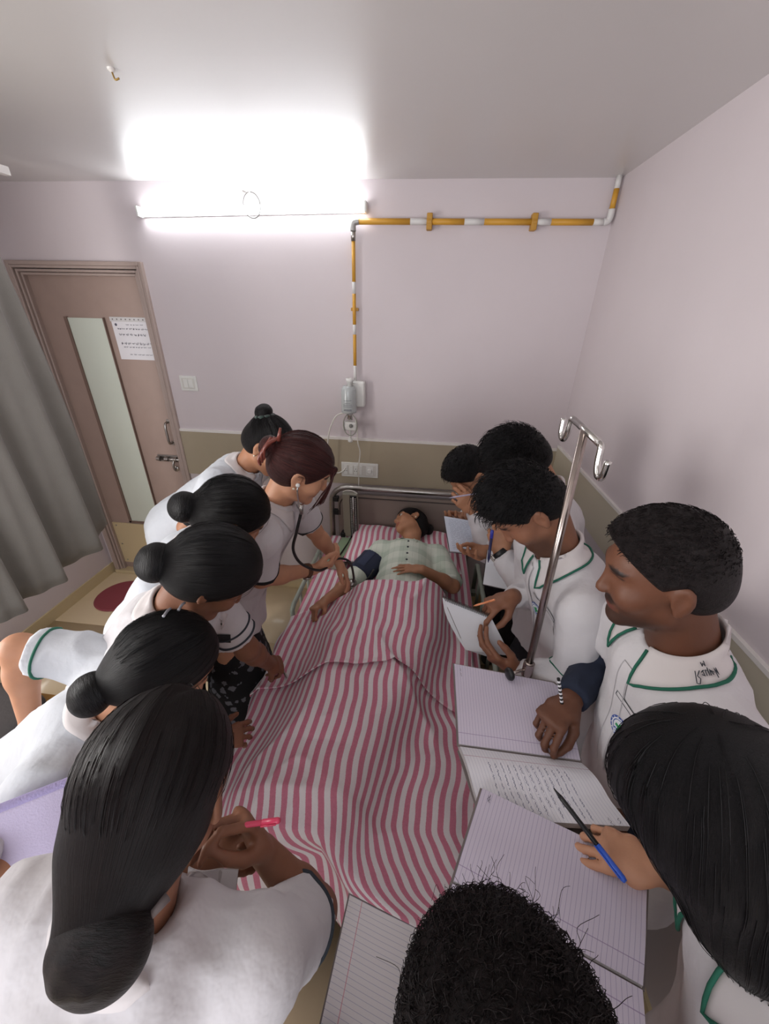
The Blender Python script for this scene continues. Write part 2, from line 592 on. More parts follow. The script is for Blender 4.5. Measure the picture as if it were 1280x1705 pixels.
def head_field(nb, male):
    """head in its own axes: x right, y forward, z up; nb = base of the neck"""
    lo = np.minimum(A3((-0.11, -0.15, -0.15)), nb - 0.08); hi = np.maximum(A3((0.11, 0.15, 0.145)), nb + 0.08)
    f = Field(lo, hi, 0.0045)
    f.ell((0, -0.014, 0.030), (0.074, 0.096, 0.086))
    f.ell((0, 0.026, -0.030), (0.060, 0.064, 0.082), k=0.03)
    f.cap((-0.045, 0.005, -0.065), (-0.012, 0.068, -0.096), 0.020, 0.017, k=0.025)
    f.cap((0.045, 0.005, -0.065), (0.012, 0.068, -0.096), 0.020, 0.017, k=0.025)
    f.ell((0, 0.074, -0.098), (0.019, 0.016, 0.016), k=0.015)
    f.ell((0, 0.070, 0.030), (0.050, 0.020, 0.013), k=0.014)
    for s in (-1, 1):
        f.ell((s * 0.038, 0.058, -0.028), (0.024, 0.026, 0.024), k=0.02)
        f.ell((s * 0.031, 0.098, 0.010), (0.017, 0.016, 0.011), k=0.012, mode='d')
    f.cap((0, 0.085, 0.012), (0, 0.100, -0.025), 0.0070, 0.0100, k=0.010)
    f.ell((0, 0.098, -0.029), (0.0155, 0.011, 0.008), k=0.008)
    f.ell((0, 0.082, -0.058), (0.026, 0.012, 0.007), k=0.009)
    f.ell((0, 0.080, -0.069), (0.022, 0.012, 0.007), k=0.006)
    for s in (-1, 1):
        R = np.array([[1, 0.25 * s, 0], [-0.25 * s, 1, 0.15], [0, -0.15, 1]])
        f.ell((s * 0.079, -0.008, -0.006), (0.008, 0.019, 0.031), R, k=0.006)
        f.ell((s * 0.076, -0.004, -0.034), (0.008, 0.010, 0.011), k=0.006)
        f.ell((s * 0.086, -0.003, -0.004), (0.006, 0.010, 0.018), R, k=0.004, mode='d')
    r = 0.058 if male else 0.050
    f.cap((0, -0.028, -0.055), nb, r - 0.004, r + 0.006, k=0.03)
    return f

def strand_mesh(P, r0, r1=None):
    """P (n,k,3) -> three-sided tapering tubes"""
    n, k, _ = P.shape
    T = np.gradient(P, axis=1); T /= np.linalg.norm(T, axis=2, keepdims=True) + 1e-9
    ref = np.where(np.abs(T[..., 2:3]) > 0.9, A3((1, 0, 0)), A3((0, 0, 1)))
    a = np.cross(T, ref); a /= np.linalg.norm(a, axis=2, keepdims=True) + 1e-9
    b = np.cross(T, a)
    rr = (r0 + ((r1 if r1 is not None else r0 * 0.3) - r0) * np.linspace(0, 1, k))[None, :, None]
    V = np.stack([P + (a * math.cos(t) + b * math.sin(t)) * rr for t in (0, 2.094, 4.189)], 2)   # n,k,3,3
    V = V.reshape(-1, 3)
    base = (np.arange(n)[:, None, None] * k + np.arange(k - 1)[None, :, None]) * 3
    j = np.arange(3)[None, None, :]; j2 = (j + 1) % 3
    Q = np.stack(np.broadcast_arrays(base + j, base + j2, base + 3 + j2, base + 3 + j), -1).reshape(-1, 4)
    fl = np.stack(np.broadcast_arrays(RNG.random((n, 1, 1)) * 300, np.linspace(0, 2, k)[None, :, None] * np.ones((n, 1, 3)), np.zeros((n, k, 3))), -1).reshape(-1, 3)
    return V, Q, fl

def slerp(a, b, t):
    a = a / np.linalg.norm(a, axis=-1, keepdims=True); b = b / np.linalg.norm(b, axis=-1, keepdims=True)
    w = np.arccos(np.clip((a * b).sum(-1, keepdims=True), -0.999, 0.999))
    return (np.sin((1 - t) * w) * a + np.sin(t * w) * b) / np.sin(w)

CR_C = A3((0, -0.012, 0.030))

def hair_build(style, bun=(0, -0.13, 0.0), bun_r=(0.04, 0.035, 0.04), g=0.013, strands=300, slen=0.03, extra=(), cut=True, comb=(0, 0.4, 0.2), curl=0.0, top=0.0, part=None, neckcut=-0.088, side_cut=True, hl=0.0, fly=0, fall=None):
    R0 = A3((0.075 + g, 0.096 + g, 0.087 + g))
    bun = A3(bun)
    lo = A3((-0.13, -0.16, -0.15)); hi = A3((0.13, 0.15, 0.17))
    pts = [bun - A3(bun_r) - 0.02, bun + A3(bun_r) + 0.02] if style == 'bun' else []
    for e in extra:
        pts += [np.minimum(A3(e[0]), A3(e[1])) - max(e[2], e[3]) - 0.03, np.maximum(A3(e[0]), A3(e[1])) + max(e[2], e[3]) + 0.03]
    for p in pts: lo = np.minimum(lo, p); hi = np.maximum(hi, p)
    f = Field(lo, hi, 0.0050)
    f.ell(CR_C, R0)
    f.ell((0, -0.045, -0.022), (0.066 + g * 0.6, 0.064 + g * 0.8, 0.066), k=0.03)
    if top: f.ell((0, 0.006, 0.052), (0.074 + g * 0.5, 0.092 + g, 0.076 + top), k=0.02)
    if cut:
        f.half((0, 0.097 - hl * 0.78, 0.066 + hl * 0.62), (0, 0.78, -0.62), k=0.012)
        f.half((0, 0, neckcut), (0, 0.15, -1), k=0.02)
        if side_cut:
            for s in (-1, 1): f.ell((s * 0.090, 0.004, -0.016), (0.030, 0.028, 0.038), k=0.008, mode='d')
    if part is not None:
        f.cap((part, 0.10, 0.098), (part, -0.02, 0.135), 0.010, 0.004, k=0.012, mode='d')
    for e in extra: f.cap(e[0], e[1], e[2], e[3], k=e[4] if len(e) > 4 else 0.03)
    if style == 'bun':
        rb0 = float(np.mean(bun_r))
        f.cap(CR_C + (bun - CR_C) * 0.55, CR_C + (bun - CR_C) * 0.88, rb0 * 0.95, rb0 * 0.62, k=0.03)
    parts, flows = [], []
    V, Q = f.mesh(2)
    ax = unit(bun - CR_C); a1 = unit(np.cross(ax, (1, 0.1, 0.2))); a2 = np.cross(ax, a1)
    d = V - CR_C
    ang = np.arctan2(d @ a2, d @ a1)
    if style == 'long':
        fa = unit(fall); f1 = unit(np.cross(fa, (0.3, 1, 0.2))); f2 = np.cross(fa, f1)
        fl = np.stack([(V @ f1) * 420, (V @ fa) * 8, (V @ f2) * 420], 1)
    elif style == 'bun':
        fl = np.stack([np.cos(ang) * 62, np.sin(ang) * 62, (d @ ax) * 14], 1)
    else:
        fl = V * 190
    parts.append((V, Q)); flows.append(fl)
    bun_part = None
    if style == 'bun':
        b = Field(bun - A3(bun_r) * 1.35 - 0.02, bun + A3(bun_r) * 1.35 + 0.02, 0.004)
        b.ell(bun, bun_r)
        tw = unit(ax)
        p1 = unit(np.cross(tw, (0.2, 0.1, 1))); p2 = np.cross(tw, p1); rb = float(np.mean(bun_r))
        for i in range(7):
            t = i / 7 * 2 * math.pi
            b.cap(bun + (p1 * math.cos(t) + p2 * math.sin(t)) * rb * 0.62 + tw * rb * 0.1, bun + (p1 * math.cos(t + 1.1) + p2 * math.sin(t + 1.1)) * rb * 0.50 + tw * rb * 0.45, rb * 0.36, rb * 0.30, k=0.006)
        bv, bq = b.mesh(1)
        e = bv - bun
        an = np.arctan2(e @ p2, e @ p1)
        rd = np.linalg.norm(e - np.outer(e @ tw, tw), axis=1)
        bun_part = (bv, bq, np.stack([(rd / rb) * 22 + an * 1.2, an * 2, e @ tw * 200], 1))
        n = strands
        s0 = RNG.normal(size=(n, 3)); s0 /= np.linalg.norm(s0, axis=1, keepdims=True)
        sp = s0 * R0 + CR_C
        keep = (0.78 * sp[:, 1] - 0.62 * sp[:, 2] < 0.035) & (sp[:, 2] > -0.03)
        s0 = s0[keep]
        bd = (bun - CR_C) / R0
        t = np.linspace(0, 0.9, 9)[None, :, None]
        path = slerp(s0[:, None, :], np.broadcast_to(bd, s0[:, None, :].shape), t)
        lift = 1.004 + 0.012 * RNG.random((len(s0), 1, 1)) * np.sin(t * 3)
        P = path * R0 * lift + CR_C
        P = P + (RNG.random((len(s0), 1, 3)) - 0.5) * 0.003
        v, q, fl = strand_mesh(P, 0.0005, 0.0003)
        parts.append((v, q)); flows.append(fl)
    elif style in ('short', 'curly'):
        n = strands
        s0 = RNG.normal(size=(n * 2, 3)); s0 /= np.linalg.norm(s0, axis=1, keepdims=True)
        R0 = R0 + A3((0.0, 0.003, top * 0.95))
        sp = s0 * R0 * 0.985 + CR_C
        keep = (0.78 * sp[:, 1] - 0.62 * sp[:, 2] < 0.034 - hl) & (sp[:, 2] > -0.035) & ~((np.abs(sp[:, 0]) > 0.06) & (sp[:, 2] < 0.02) & (sp[:, 1] > -0.03))
        s0 = s0[keep][:n]; sp = sp[keep][:n]
        nn = s0 / R0; nn /= np.linalg.norm(nn, axis=1, keepdims=True)
        bh = BVHTree.FromPolygons([Vector(p) for p in V.tolist()], Q.tolist())
        ok = []
        for i in range(len(s0)):
            h = bh.ray_cast(Vector(CR_C + s0[i] * 0.32), Vector(-s0[i]))
            if h[0] is None: continue
            sp[i] = A3(h[0]) - s0[i] * 0.002; ok.append(i)
        s0, sp, nn = s0[ok], sp[ok], nn[ok]
        cm = A3(comb)[None] + RNG.normal(size=nn.shape) * 0.35
        tg = cm - nn * (cm * nn).sum(1, keepdims=True)
        nz_ = 0.75 if style == 'short' else 0.45
        hgt = np.clip((sp[:, 2:3] - (-0.02)) / 0.12, 0.22, 1)
        L = slen * hgt * (0.6 + 0.6 * RNG.random((len(sp), 1)))
        k = 10 if style == 'curly' else 5
        t = np.linspace(0, 1, k)[None, :, None]
        P = sp[:, None] + (nn[:, None] * (nz_ * t - 0.6 * nz_ * t * t) + tg[:, None] * (t * 0.5 + 0.5 * t * t) * 0.9) * L[:, None]
        if style == 'curly':
            sd = np.cross(nn, tg); sd /= np.linalg.norm(sd, axis=1, keepdims=True) + 1e-9
            ph = RNG.random((len(sp), 1, 1)) * 6.28
            P = P + (sd[:, None] * np.cos(ph + t * curl) + nn[:, None] * np.sin(ph + t * curl)) * (0.002 + 0.0035 * t)
        v, q, fl = strand_mesh(P, 0.0011 if style == 'short' else 0.0006, 0.0004)
        parts.append((v, q)); flows.append(fl)
        if fly:
            sf = RNG.normal(size=(fly, 3)) * A3((0.6, 0.5, 0.3)) + A3((0, 0.35, 0.9)); sf /= np.linalg.norm(sf, axis=1, keepdims=True)
            t = np.linspace(0, 1, 12)[None, :, None]
            L = (0.010 + 0.022 * RNG.random((fly, 1, 1)))
            rd = RNG.normal(size=(fly, 1, 3)); ph = RNG.random((fly, 1, 1)) * 6.28; r2 = RNG.normal(size=(fly, 1, 3))
            P = (sf * R0 + CR_C)[:, None] + sf[:, None] * L * t + rd * 0.007 * t + r2 * 0.004 * np.sin(ph + t * 7) * t
            v, q, fl = strand_mesh(P, 0.0004, 0.00025)
            parts.append((v, q)); flows.append(fl)
    elif style == 'long':
        pass
    V, Q = merge(parts)
    return V, Q, np.concatenate(flows), bun_part

PEOPLE = []
def person(label, head, look, upv, neck, pelvis, front, skin, male=False, hair=None, hair_mat=None, tie=None, arms=(), coat_mat=None, sleeve='short', sleeve_frac=0.8,
           hem=0.22, collar='shirt', piping=None, band=None, lower=None, lower_mat=None, width=1.0, lying=False, fold_amp=0.012, tint=None, seed=0.0, eyes=False, under=None, neck_open=True, legs=None, armline=()):
    head, N, P0 = A3(head), A3(neck), A3(pelvis)
    fwd = unit(look); u = A3(upv); u = unit(u - fwd * (u @ fwd)); rgt = np.cross(fwd, u)
    H = np.stack([rgt, fwd, u], 1)                       # local -> world
    toW = lambda V: head + np.asarray(V) @ H.T
    toL = lambda p: (A3(p) - head) @ H
    A = unit(N - P0); S = unit(np.cross(A3(front), A)); F = np.cross(A, S)
    Lt = np.linalg.norm(N - P0)
    base = (P0[0], P0[1], 0.0)
    root = empty('person', base, label, 'person', 'people around the hospital bed')
    info = dict(root=root, S=S, F=F, A=A, N=N, head=head, H=H, toW=toW)
    sw = 0.165 * width
    sh = {1: N - A * 0.06 + S * sw, -1: N - A * 0.06 - S * sw}
    arm = {}
    for a in arms:
        arm[a['side']] = a
        if 'sh' in a: sh[a['side']] = A3(a['sh'])
    for s in (1, -1):
        if s not in arm:
            e = sh[s] - A * 0.20 + S * s * 0.03 + A3((0, 0, -0.08)); w = e + F * 0.10 + A3((0, 0, -0.20))
            arm[s] = dict(side=s, el=e, wr=w, hd=A3((0, 0, -1)) + F * 0.3, bk=S * s)
    # --- body: head and neck, arms and hands, trunk and legs in one mesh
    hv, hq = head_field(toL(N - A * 0.01), male).mesh(1)
    tl = np.zeros((len(hv), 3))
    x, y, z = hv[:, 0], hv[:, 1], hv[:, 2]
    g = lambda c, r: np.clip(1.25 * (1 - np.sqrt(((hv - A3(c)) / A3(r)) ** 2 @ np.ones(3))), 0, 1)
    tl[:, 0] = np.clip(2.5 * g((0, 0.092, -0.064), (0.030, 0.03, 0.014)), 0, 0.9)
    for s in (-1, 1):
        tl[:, 1] = np.maximum(tl[:, 1], np.clip(3 * g((s * 0.034, 0.085, 0.031), (0.026, 0.03, 0.0065)), 0, 0.95))
        tl[:, 1] = np.maximum(tl[:, 1], np.clip(3 * g((s * 0.031, 0.082, 0.0185), (0.019, 0.02, 0.0050)), 0, 0.85))
    if male:
        beard = np.clip((-0.045 - z) / 0.03, 0, 1) * np.clip((y - 0.0) / 0.04, 0, 1) * np.clip(1 - (np.abs(z + 0.064) < 0.010) * (np.abs(x) < 0.028), 0, 1)
        mous = np.clip(4 * g((0, 0.092, -0.047), (0.036, 0.04, 0.013)), 0, 1)
        tl[:, 1] = np.maximum(tl[:, 1], np.maximum(beard * 0.68, mous * 0.85))
    if tint: tl = tint(hv, tl)
    parts = [(toW(hv), hq)]; tints = [tl]
    info['tips'] = {}
    for s, a in arm.items():
        el, wr = A3(a['el']), A3(a['wr'])
        hd = unit(a['hd']); hs = 1.0 if male else 0.93
        q = np.stack([sh[s], el, wr, wr + hd * 0.21])
        f = Field(q.min(0) - 0.085, q.max(0) + 0.085, 0.0044)
        m = 1.0 if male else 0.9
        f.cap(sh[s], el, 0.050 * m, 0.040 * m)
        f.cap(el, el + (wr - el) * 0.35, 0.040 * m, 0.039 * m, k=0.02)
        f.cap(el + (wr - el) * 0.3, wr, 0.039 * m, 0.026 * m, k=0.02)
        info['tips'][s] = hand_prims(f, wr, hd, a.get('bk', (0, 0, 1)), s, a.get('curl', (22, 24, 27, 30)), a.get('thumb', 'out'), hs, a.get('spread', 4.0))
        v, qd = f.mesh(1)
        t = np.zeros((len(v), 3))
        parts.append((v, qd)); tints.append(t)
    lg = []
    down = A3((0, 0, -1))
    if lying: down = -A
    for s in (1, -1):
        if legs: lg.append([A3(p) for p in legs[s]])
        else:
            hp = P0 + S * s * 0.085 - A * 0.02
            if lower == 'none' : continue
            kn = A3((hp[0] + F[0] * 0.03, hp[1] + F[1] * 0.03, 0.48)); an = A3((hp[0], hp[1], 0.09))
            lg.append([hp, kn, an])
    allp = np.concatenate([np.stack([P0, N] + list(sh.values()))] + ([np.stack(l) for l in lg] if lg else []))
    f = Field(allp.min(0) - 0.17, allp.max(0) + 0.17, 0.016)
    f.ecap(P0, P0 + A * Lt * 0.45, S, 0.135, 0.085, 0.115, 0.08, k=0.03)
    f.ecap(P0 + A * Lt * 0.45, N - A * 0.09, S, 0.115, 0.08, 0.125, 0.085, k=0.03)
    f.cap(sh[1] * 0.9 + sh[-1] * 0.1, sh[-1] * 0.9 + sh[1] * 0.1, 0.04, 0.04, k=0.03)
    for l in lg:
        f.cap(l[0], l[1], 0.068, 0.048, k=0.03); f.cap(l[1], l[2], 0.046, 0.034, k=0.03)
    v, qd = f.mesh(1); parts.append((v, qd)); tints.append(np.zeros((len(v), 3)))
    V, Q = merge(parts)
    link('body', mesh_from('body', V, Q, attrs={'tint': np.concatenate(tints)}), skin, root)
    # --- eyes
    if eyes:
        for s in (-1, 1):
            e = link('eye', mesh_from('eye', *ball(toW((s * 0.031, 0.0715, 0.010)), 0.0125)), M_EYE, root)
            link('iris', mesh_from('iris', *ball(toW((s * 0.031, 0.0786, 0.0095)), 0.0062)), M_IRIS, e)
    # --- garment
    down = A3((0, 0, -1)) if not lying else -A
    hemp = P0 + down * hem
    allp = np.stack([P0, N, hemp] + [A3(a['el']) for a in arm.values()] + [A3(a['wr']) for a in arm.values() if sleeve == 'long'] + list(sh.values()))
    f = Field(allp.min(0) - 0.21, allp.max(0) + 0.21, 0.0086)
    w = width
    f.ecap(P0 + A * Lt * 0.42, N - A * 0.10, S, 0.140 * w, 0.108, 0.150 * w, 0.108, k=0.03)
    f.ecap(P0, P0 + A * Lt * 0.45, S, 0.165 * w, 0.120, 0.140 * w, 0.108, k=0.04)
    f.ecap(P0 + A * 0.05, hemp, S, 0.165 * w, 0.120, 0.180 * w, 0.140, k=0.04)
    f.cap(sh[1] * 0.96 + sh[-1] * 0.04, sh[-1] * 0.96 + sh[1] * 0.04, 0.058, 0.058, k=0.05)
    f.cap(N - A * 0.06 + S * 0.10, N + A * 0.012, 0.045, 0.055, k=0.03)
    f.cap(N - A * 0.06 - S * 0.10, N + A * 0.012, 0.045, 0.055, k=0.03)
    nd = unit(toW((0, -0.028, -0.055)) - N)
    f.half(hemp, down)
    ends = {}
    for s, a in arm.items():
        el, wr = A3(a['el']), A3(a['wr'])
        sf = a.get('frac', sleeve_frac)
        if sleeve == 'short':
            e = sh[s] + (el - sh[s]) * sf; d = unit(el - sh[s])
            f.cap(sh[s], e, 0.062, 0.060 if not male else 0.066, k=0.035, flat=True)
            f.cap(e - d * 0.05, e + d * 0.06, 0.049, 0.046, k=0.0, mode='d') if False else None
            ends[s] = (e, d, 0.0605 if not male else 0.0665)
        else:
            e = wr - unit(wr - el) * a.get('cuff', 0.01); d = unit(wr - el)
            f.cap(sh[s], el, 0.064, 0.057, k=0.035)
            f.cap(el, e, 0.057, 0.040, k=0.02, flat=True)
            ends[s] = (e, d, 0.0405)
    rn = 0.067 if male else 0.058
    f.cap(N - nd * 0.02, N + nd * 0.25, rn - 0.003, rn - 0.003, k=0.006, mode='d')
    f.cap(N + nd * 0.105, N + nd * 0.20, 0.095, 0.12, k=0.0, mode='d')
    v, qd = f.mesh(2)
    v = folds(v, qd, fold_amp, 9.0, A, seed)
    cm = mesh_from('coat', v, qd)
    coat = link('coat' if not lying else 'shirt', cm, coat_mat or M_COAT, root)
    bvh = BVHTree.FromPolygons([Vector(p) for p in v.tolist()], qd.tolist())
    info.update(coat=coat, bvh=bvh, ends=ends)
    if band:
        for s, (e, d, r) in ends.items():
            for off, wd, m_ in band:
                a1 = unit(np.cross(d, (0.3, 0.5, 0.8))); a2 = np.cross(d, a1)
                Vb, Fb = [], []
                n = 40
                for (dr, dz) in ((-0.004, -wd), (0.0045, -wd), (0.0045, 0.0), (-0.004, 0.0)):
                    for i in range(n):
                        t = 2 * math.pi * i / n
                        ctr = e - d * (off - dz * 0 ) + d * dz
                        dr3 = a1 * math.cos(t) + a2 * math.sin(t)
                        hit = bvh.ray_cast(Vector(ctr + dr3 * 0.14), Vector(-dr3), 0.14)
                        rad = r
                        if hit[0] is not None:
                            rad = max(0.03, min(r * 1.45, (hit[0] - Vector(ctr)).length))
                        Vb.append(ctr + dr3 * (rad + dr))
                for j in range(4):
                    for i in range(n):
                        Fb.append((j * n + i, j * n + (i + 1) % n, ((j + 1) % 4) * n + (i + 1) % n, ((j + 1) % 4) * n + i))
                link('sleeve_band', mesh_from('sleeve_band', Vb, Fb), m_, root)
    for (s, fr_, wd, m_, seg_) in armline:
        a = arm[s]; p0, p1 = (sh[s], A3(a['el'])) if seg_ == 'upper' else (A3(a['el']), A3(a['wr']))
        d = unit(p1 - p0); a1 = unit(np.cross(d, (0.3, 0.5, 0.8))); a2 = np.cross(d, a1); pts_ = []
        c0 = p0 + (p1 - p0) * fr_
        for i in range(36):
            t = 2 * math.pi * i / 36; dr3 = a1 * math.cos(t) + a2 * math.sin(t)
            hit = bvh.ray_cast(Vector(c0 + dr3 * 0.10), Vector(-dr3), 0.10)
            pts_.append(A3(hit[0]) if hit[0] is not None else c0 + dr3 * 0.06)
        MB().tube(pts_ + pts_[:1], wd, 6, caps=False).build('sleeve_line', m_, root, smooth=True)
    if under:
        for s in under['sides']:
            a = arm[s]; el, wr = A3(a['el']), A3(a['wr']); q_ = np.stack([sh[s], el, wr])
            f = Field(q_.min(0) - 0.08, q_.max(0) + 0.08, 0.006)
            f.cap(sh[s], el, 0.058, 0.056, k=0.01); f.cap(el, wr - unit(wr - el) * 0.015, 0.056, 0.038, k=0.02, flat=True)
            v, qd = f.mesh(1); v = folds(v, qd, 0.008, 18, el - wr, seed)
            link('under_sleeve', mesh_from('under_sleeve', v, qd), under['mat'], root)
    # --- collar
    if collar:
        Fc = unit(F - nd * (F @ nd)); Sc = np.cross(Fc, nd)
        tm = math.radians(158); n = 48
        wide = 1.0 if collar == 'shirt' else 0.6
        rows = []
        for i in range(n + 1):
            th = -tm + 2 * tm * i / n; s = abs(th) / tm
            dr = -Fc * math.cos(th) + Sc * math.sin(th)
            k = N + nd * 0.004 - Fc * 0.0
            i0, o0 = (rn + 0.010, 0.031 - 0.024 * s), (rn + 0.010 + (0.034 + 0.022 * s ** 5) * wide, -0.008 - 0.048 * s ** 3)
            pr = [(rn, -0.012), (rn - 0.001, 0.032 - 0.020 * s), (rn + 0.003, 0.0365 - 0.022 * s), i0]
            pr += [(i0[0] + (o0[0] - i0[0]) * q, i0[1] + (o0[1] - i0[1]) * q) for q in (0.25, 0.5, 0.75, 1.0)]
            row = []
            for j, (r, zz) in enumerate(pr):
                p = k + dr * r + nd * zz
                if j >= 3:
                    h = bvh.find_nearest(Vector(p), 0.12)
                    if h[0] is not None:
                        sd = (Vector(p) - h[0]).dot(h[1])
                        off = 0.004 if j == 3 else 0.0055
                        if sd < off or j >= 4:
                            p = A3(h[0] + h[1] * off)
                row.append(p)
            rows.append(row)
        for j in (4, 5, 6, 7):
            c_ = np.stack([r[j] for r in rows])
            for _ in range(5): c_[2:-2] = (c_[:-4] + c_[1:-3] + c_[2:-2] + c_[3:-1] + c_[4:]) / 5
            for r, p in zip(rows, c_):
                h = bvh.find_nearest(Vector(p), 0.12)
                if h[0] is not None and (Vector(p) - h[0]).dot(h[1]) < 0.005: p = A3(h[0] + h[1] * 0.005)
                r[j] = p
        Vc = [p for r in rows for p in r]; m = len(rows[0])
        Fq = [(i * m + j, (i + 1) * m + j, (i + 1) * m + j + 1, i * m + j + 1) for i in range(n) for j in range(m - 1)]
        co = link('collar', mesh_from('collar', Vc, Fq), M_COLLAR if coat_mat is None or not lying else coat_mat, root)
        sm = co.modifiers.new('thick', 'SOLIDIFY'); sm.thickness = 0.0022; sm.offset = 1.0
        info['collar_rows'] = rows
        if piping:
            edge = [r[-1] for r in rows]
            pth = rows[0][3:-1] + edge + rows[-1][3:-1][::-1]
            nrm = nd * 0.0015
            pip = MB().tube([p + nrm for p in pth], 0.0032, 8).build('collar_piping', piping, root, smooth=True)
    # --- lower garment and shoes
    if lg and not lying:
        zmin = 0.09
        f = Field(A3((min(l[i][0] for l in lg for i in range(3)) - 0.22, min(l[i][1] for l in lg for i in range(3)) - 0.22, 0.05)), A3((max(l[i][0] for l in lg for i in range(3)) + 0.22, max(l[i][1] for l in lg for i in range(3)) + 0.22, P0[2] + 0.05)), 0.014)
        if lower == 'skirt':
            f.ecap(P0 - A3((0, 0, 0.06)), (P0[0], P0[1], 0.22), S, 0.12, 0.085, 0.20, 0.17, k=0.03)
            f.half((0, 0, 0.2), (0, 0, -1))
        else:
            f.ecap(P0 - A3((0, 0, 0.03)), P0 - A3((0, 0, 0.10)), S, 0.110, 0.070, 0.125, 0.080, k=0.03)
            for l in lg:
                f.cap(l[0] - A3((0, 0, 0.05)), l[1], 0.064, 0.070, k=0.02); f.cap(l[1], l[2] - A3((0, 0, 0.02)), 0.070, 0.062, k=0.02)
            f.half((0, 0, 0.075), (0, 0, -1))
        v, qd = f.mesh(1)
        if lower == 'skirt': v = folds(v, qd, 0.012, 14.0, (0, 0, 1), seed)
        link('skirt' if lower == 'skirt' else 'trousers', mesh_from('lower', v, qd), lower_mat or M_DARK, root)
        ff = unit(A3((F[0], F[1], 0)))
        for l in lg:
            an = l[2]
            g2 = Field(np.minimum(an, an + ff * 0.17) - 0.09, np.maximum(an, an + ff * 0.17) + A3((0.09, 0.09, 0.05)), 0.009)
            g2.ecap(an - ff * 0.045 + A3((0, 0, -0.052)), an + ff * 0.15 + A3((0, 0, -0.056)), np.cross(ff, (0, 0, 1)), 0.034, 0.036, 0.044, 0.030, k=0.02)
            g2.cap(an + A3((0, 0, -0.05)), an + A3((0, 0, 0.0)), 0.042, 0.040, k=0.02)
            g2.half((0, 0, 0.004), (0, 0, -1))
            v, qd = g2.mesh(1)
            link('shoe', mesh_from('shoe', v, qd), M_SHOE, root)
    # --- hair
    if hair:
        hair = dict(hair)
        ew = hair.pop('extra_world', ())
        hair['extra'] = list(hair.get('extra', ())) + [(toL(e[0]), toL(e[1])) + tuple(e[2:]) for e in ew]
        if hair['style'] == 'long': hair['fall'] = A3(hair['fall']) @ H
        hv, hq, fl, bun = hair_build(**hair)
        ho = link('hair', mesh_from('hair', toW(hv), hq, attrs={'flow': fl}), hair_mat or M_HAIR, root)
        info['hair'] = ho
        if hair['style'] == 'long':
            wv = toW(hv); bh = BVHTree.FromPolygons([Vector(p) for p in wv.tolist()], hq.tolist())
            fdir = H @ hair['fall']; paths = []
            for i in RNG.choice(len(wv), 420):
                p = wv[i].copy(); path = []
                lift = 0.0008 + 0.003 * random.random()
                for k in range(13):
                    h = bh.find_nearest(Vector(p))
                    nn = A3(h[1]); p = A3(h[0]); path.append(p + nn * lift * math.sin(k / 12 * 3.0 + 0.14))
                    t_ = fdir - nn * (fdir @ nn)
                    p = p + unit(t_) * 0.014
                paths.append(path)
            sv, sq, sf = strand_mesh(np.array(paths), 0.0007, 0.0004)
            link('loose_strands', mesh_from('loose_strands', sv, sq, attrs={'flow': sf}), hair_mat or M_HAIR, ho)
        if bun is not None:
            bo = link('bun', mesh_from('bun', toW(bun[0]), bun[1], attrs={'flow': bun[2]}), hair_mat or M_HAIR, ho)
    PEOPLE.append(info)
    return info

def ball(c, r, n=14, m=10):
    c = A3(c); V = [c + A3((0, 0, r))]; F = []
    for i in range(1, m):
        for j in range(n):
            a, b = math.pi * i / m, 2 * math.pi * j / n
            V.append(c + r * A3((math.sin(a) * math.cos(b), math.sin(a) * math.sin(b), math.cos(a))))
    V.append(c - A3((0, 0, r)))
    for j in range(n):
        F.append((0, 1 + j, 1 + (j + 1) % n))
        F.append((len(V) - 1, 1 + (m - 2) * n + (j + 1) % n, 1 + (m - 2) * n + j))
    for i in range(m - 2):
        for j in range(n):
            F.append((1 + i * n + j, 1 + (i + 1) * n + j, 1 + (i + 1) * n + (j + 1) % n, 1 + i * n + (j + 1) % n))
    return V, F

def decal(bvh, centre, direction, upv, pts2d, faces, off=0.0012):
    """lay a flat 2-D shape on a surface: cast every point along direction"""
    d = unit(direction); uy = A3(upv); uy = unit(uy - d * (uy @ d)); ux = np.cross(d, uy)
    V = []; last = None
    for (a, b) in pts2d:
        o = A3(centre) - d * 0.25 + ux * a + uy * b
        h = bvh.ray_cast(Vector(o), Vector(d), 0.6)
        if h[0] is None: p = A3(centre) + ux * a + uy * b if last is None else last
        else: p = A3(h[0]) - d * off
        V.append(p); last = p
    return V, faces

def strip2d(path, w, close=False):
    """ribbon of width w along a 2-D path -> pts, quads"""
    P = [A3((p[0], p[1])) if False else np.array(p, float) for p in path]
    if close: P = P + [P[0]]
    pts, F = [], []
    for i, p in enumerate(P):
        a = P[max(i - 1, 0)]; b = P[min(i + 1, len(P) - 1)]
        if close and i in (0, len(P) - 1): a, b = P[-2], P[1]
        t = b - a; t = t / (np.linalg.norm(t) + 1e-9); n = np.array((-t[1], t[0]))
        pts += [tuple(p + n * w / 2), tuple(p - n * w / 2)]
        if i: F.append((2 * i - 2, 2 * i - 1, 2 * i + 1, 2 * i))
    return pts, F

def disc2d(r0, r1, n=28):
    pts, F = [], []
    for i in range(n):
        t = 2 * math.pi * i / n
        pts += [(r0 * math.cos(t), r0 * math.sin(t)), (r1 * math.cos(t), r1 * math.sin(t))]
    for i in range(n):
        j = (i + 1) % n
        F.append((2 * i, 2 * i + 1, 2 * j + 1, 2 * j))
    return pts, F

def grid2d(w, h, n, m):
    pts = [(-w / 2 + w * i / n, -h / 2 + h * j / m) for j in range(m + 1) for i in range(n + 1)]
    F = [(j * (n + 1) + i, j * (n + 1) + i + 1, (j + 1) * (n + 1) + i + 1, (j + 1) * (n + 1) + i) for j in range(m) for i in range(n)]
    return pts, F

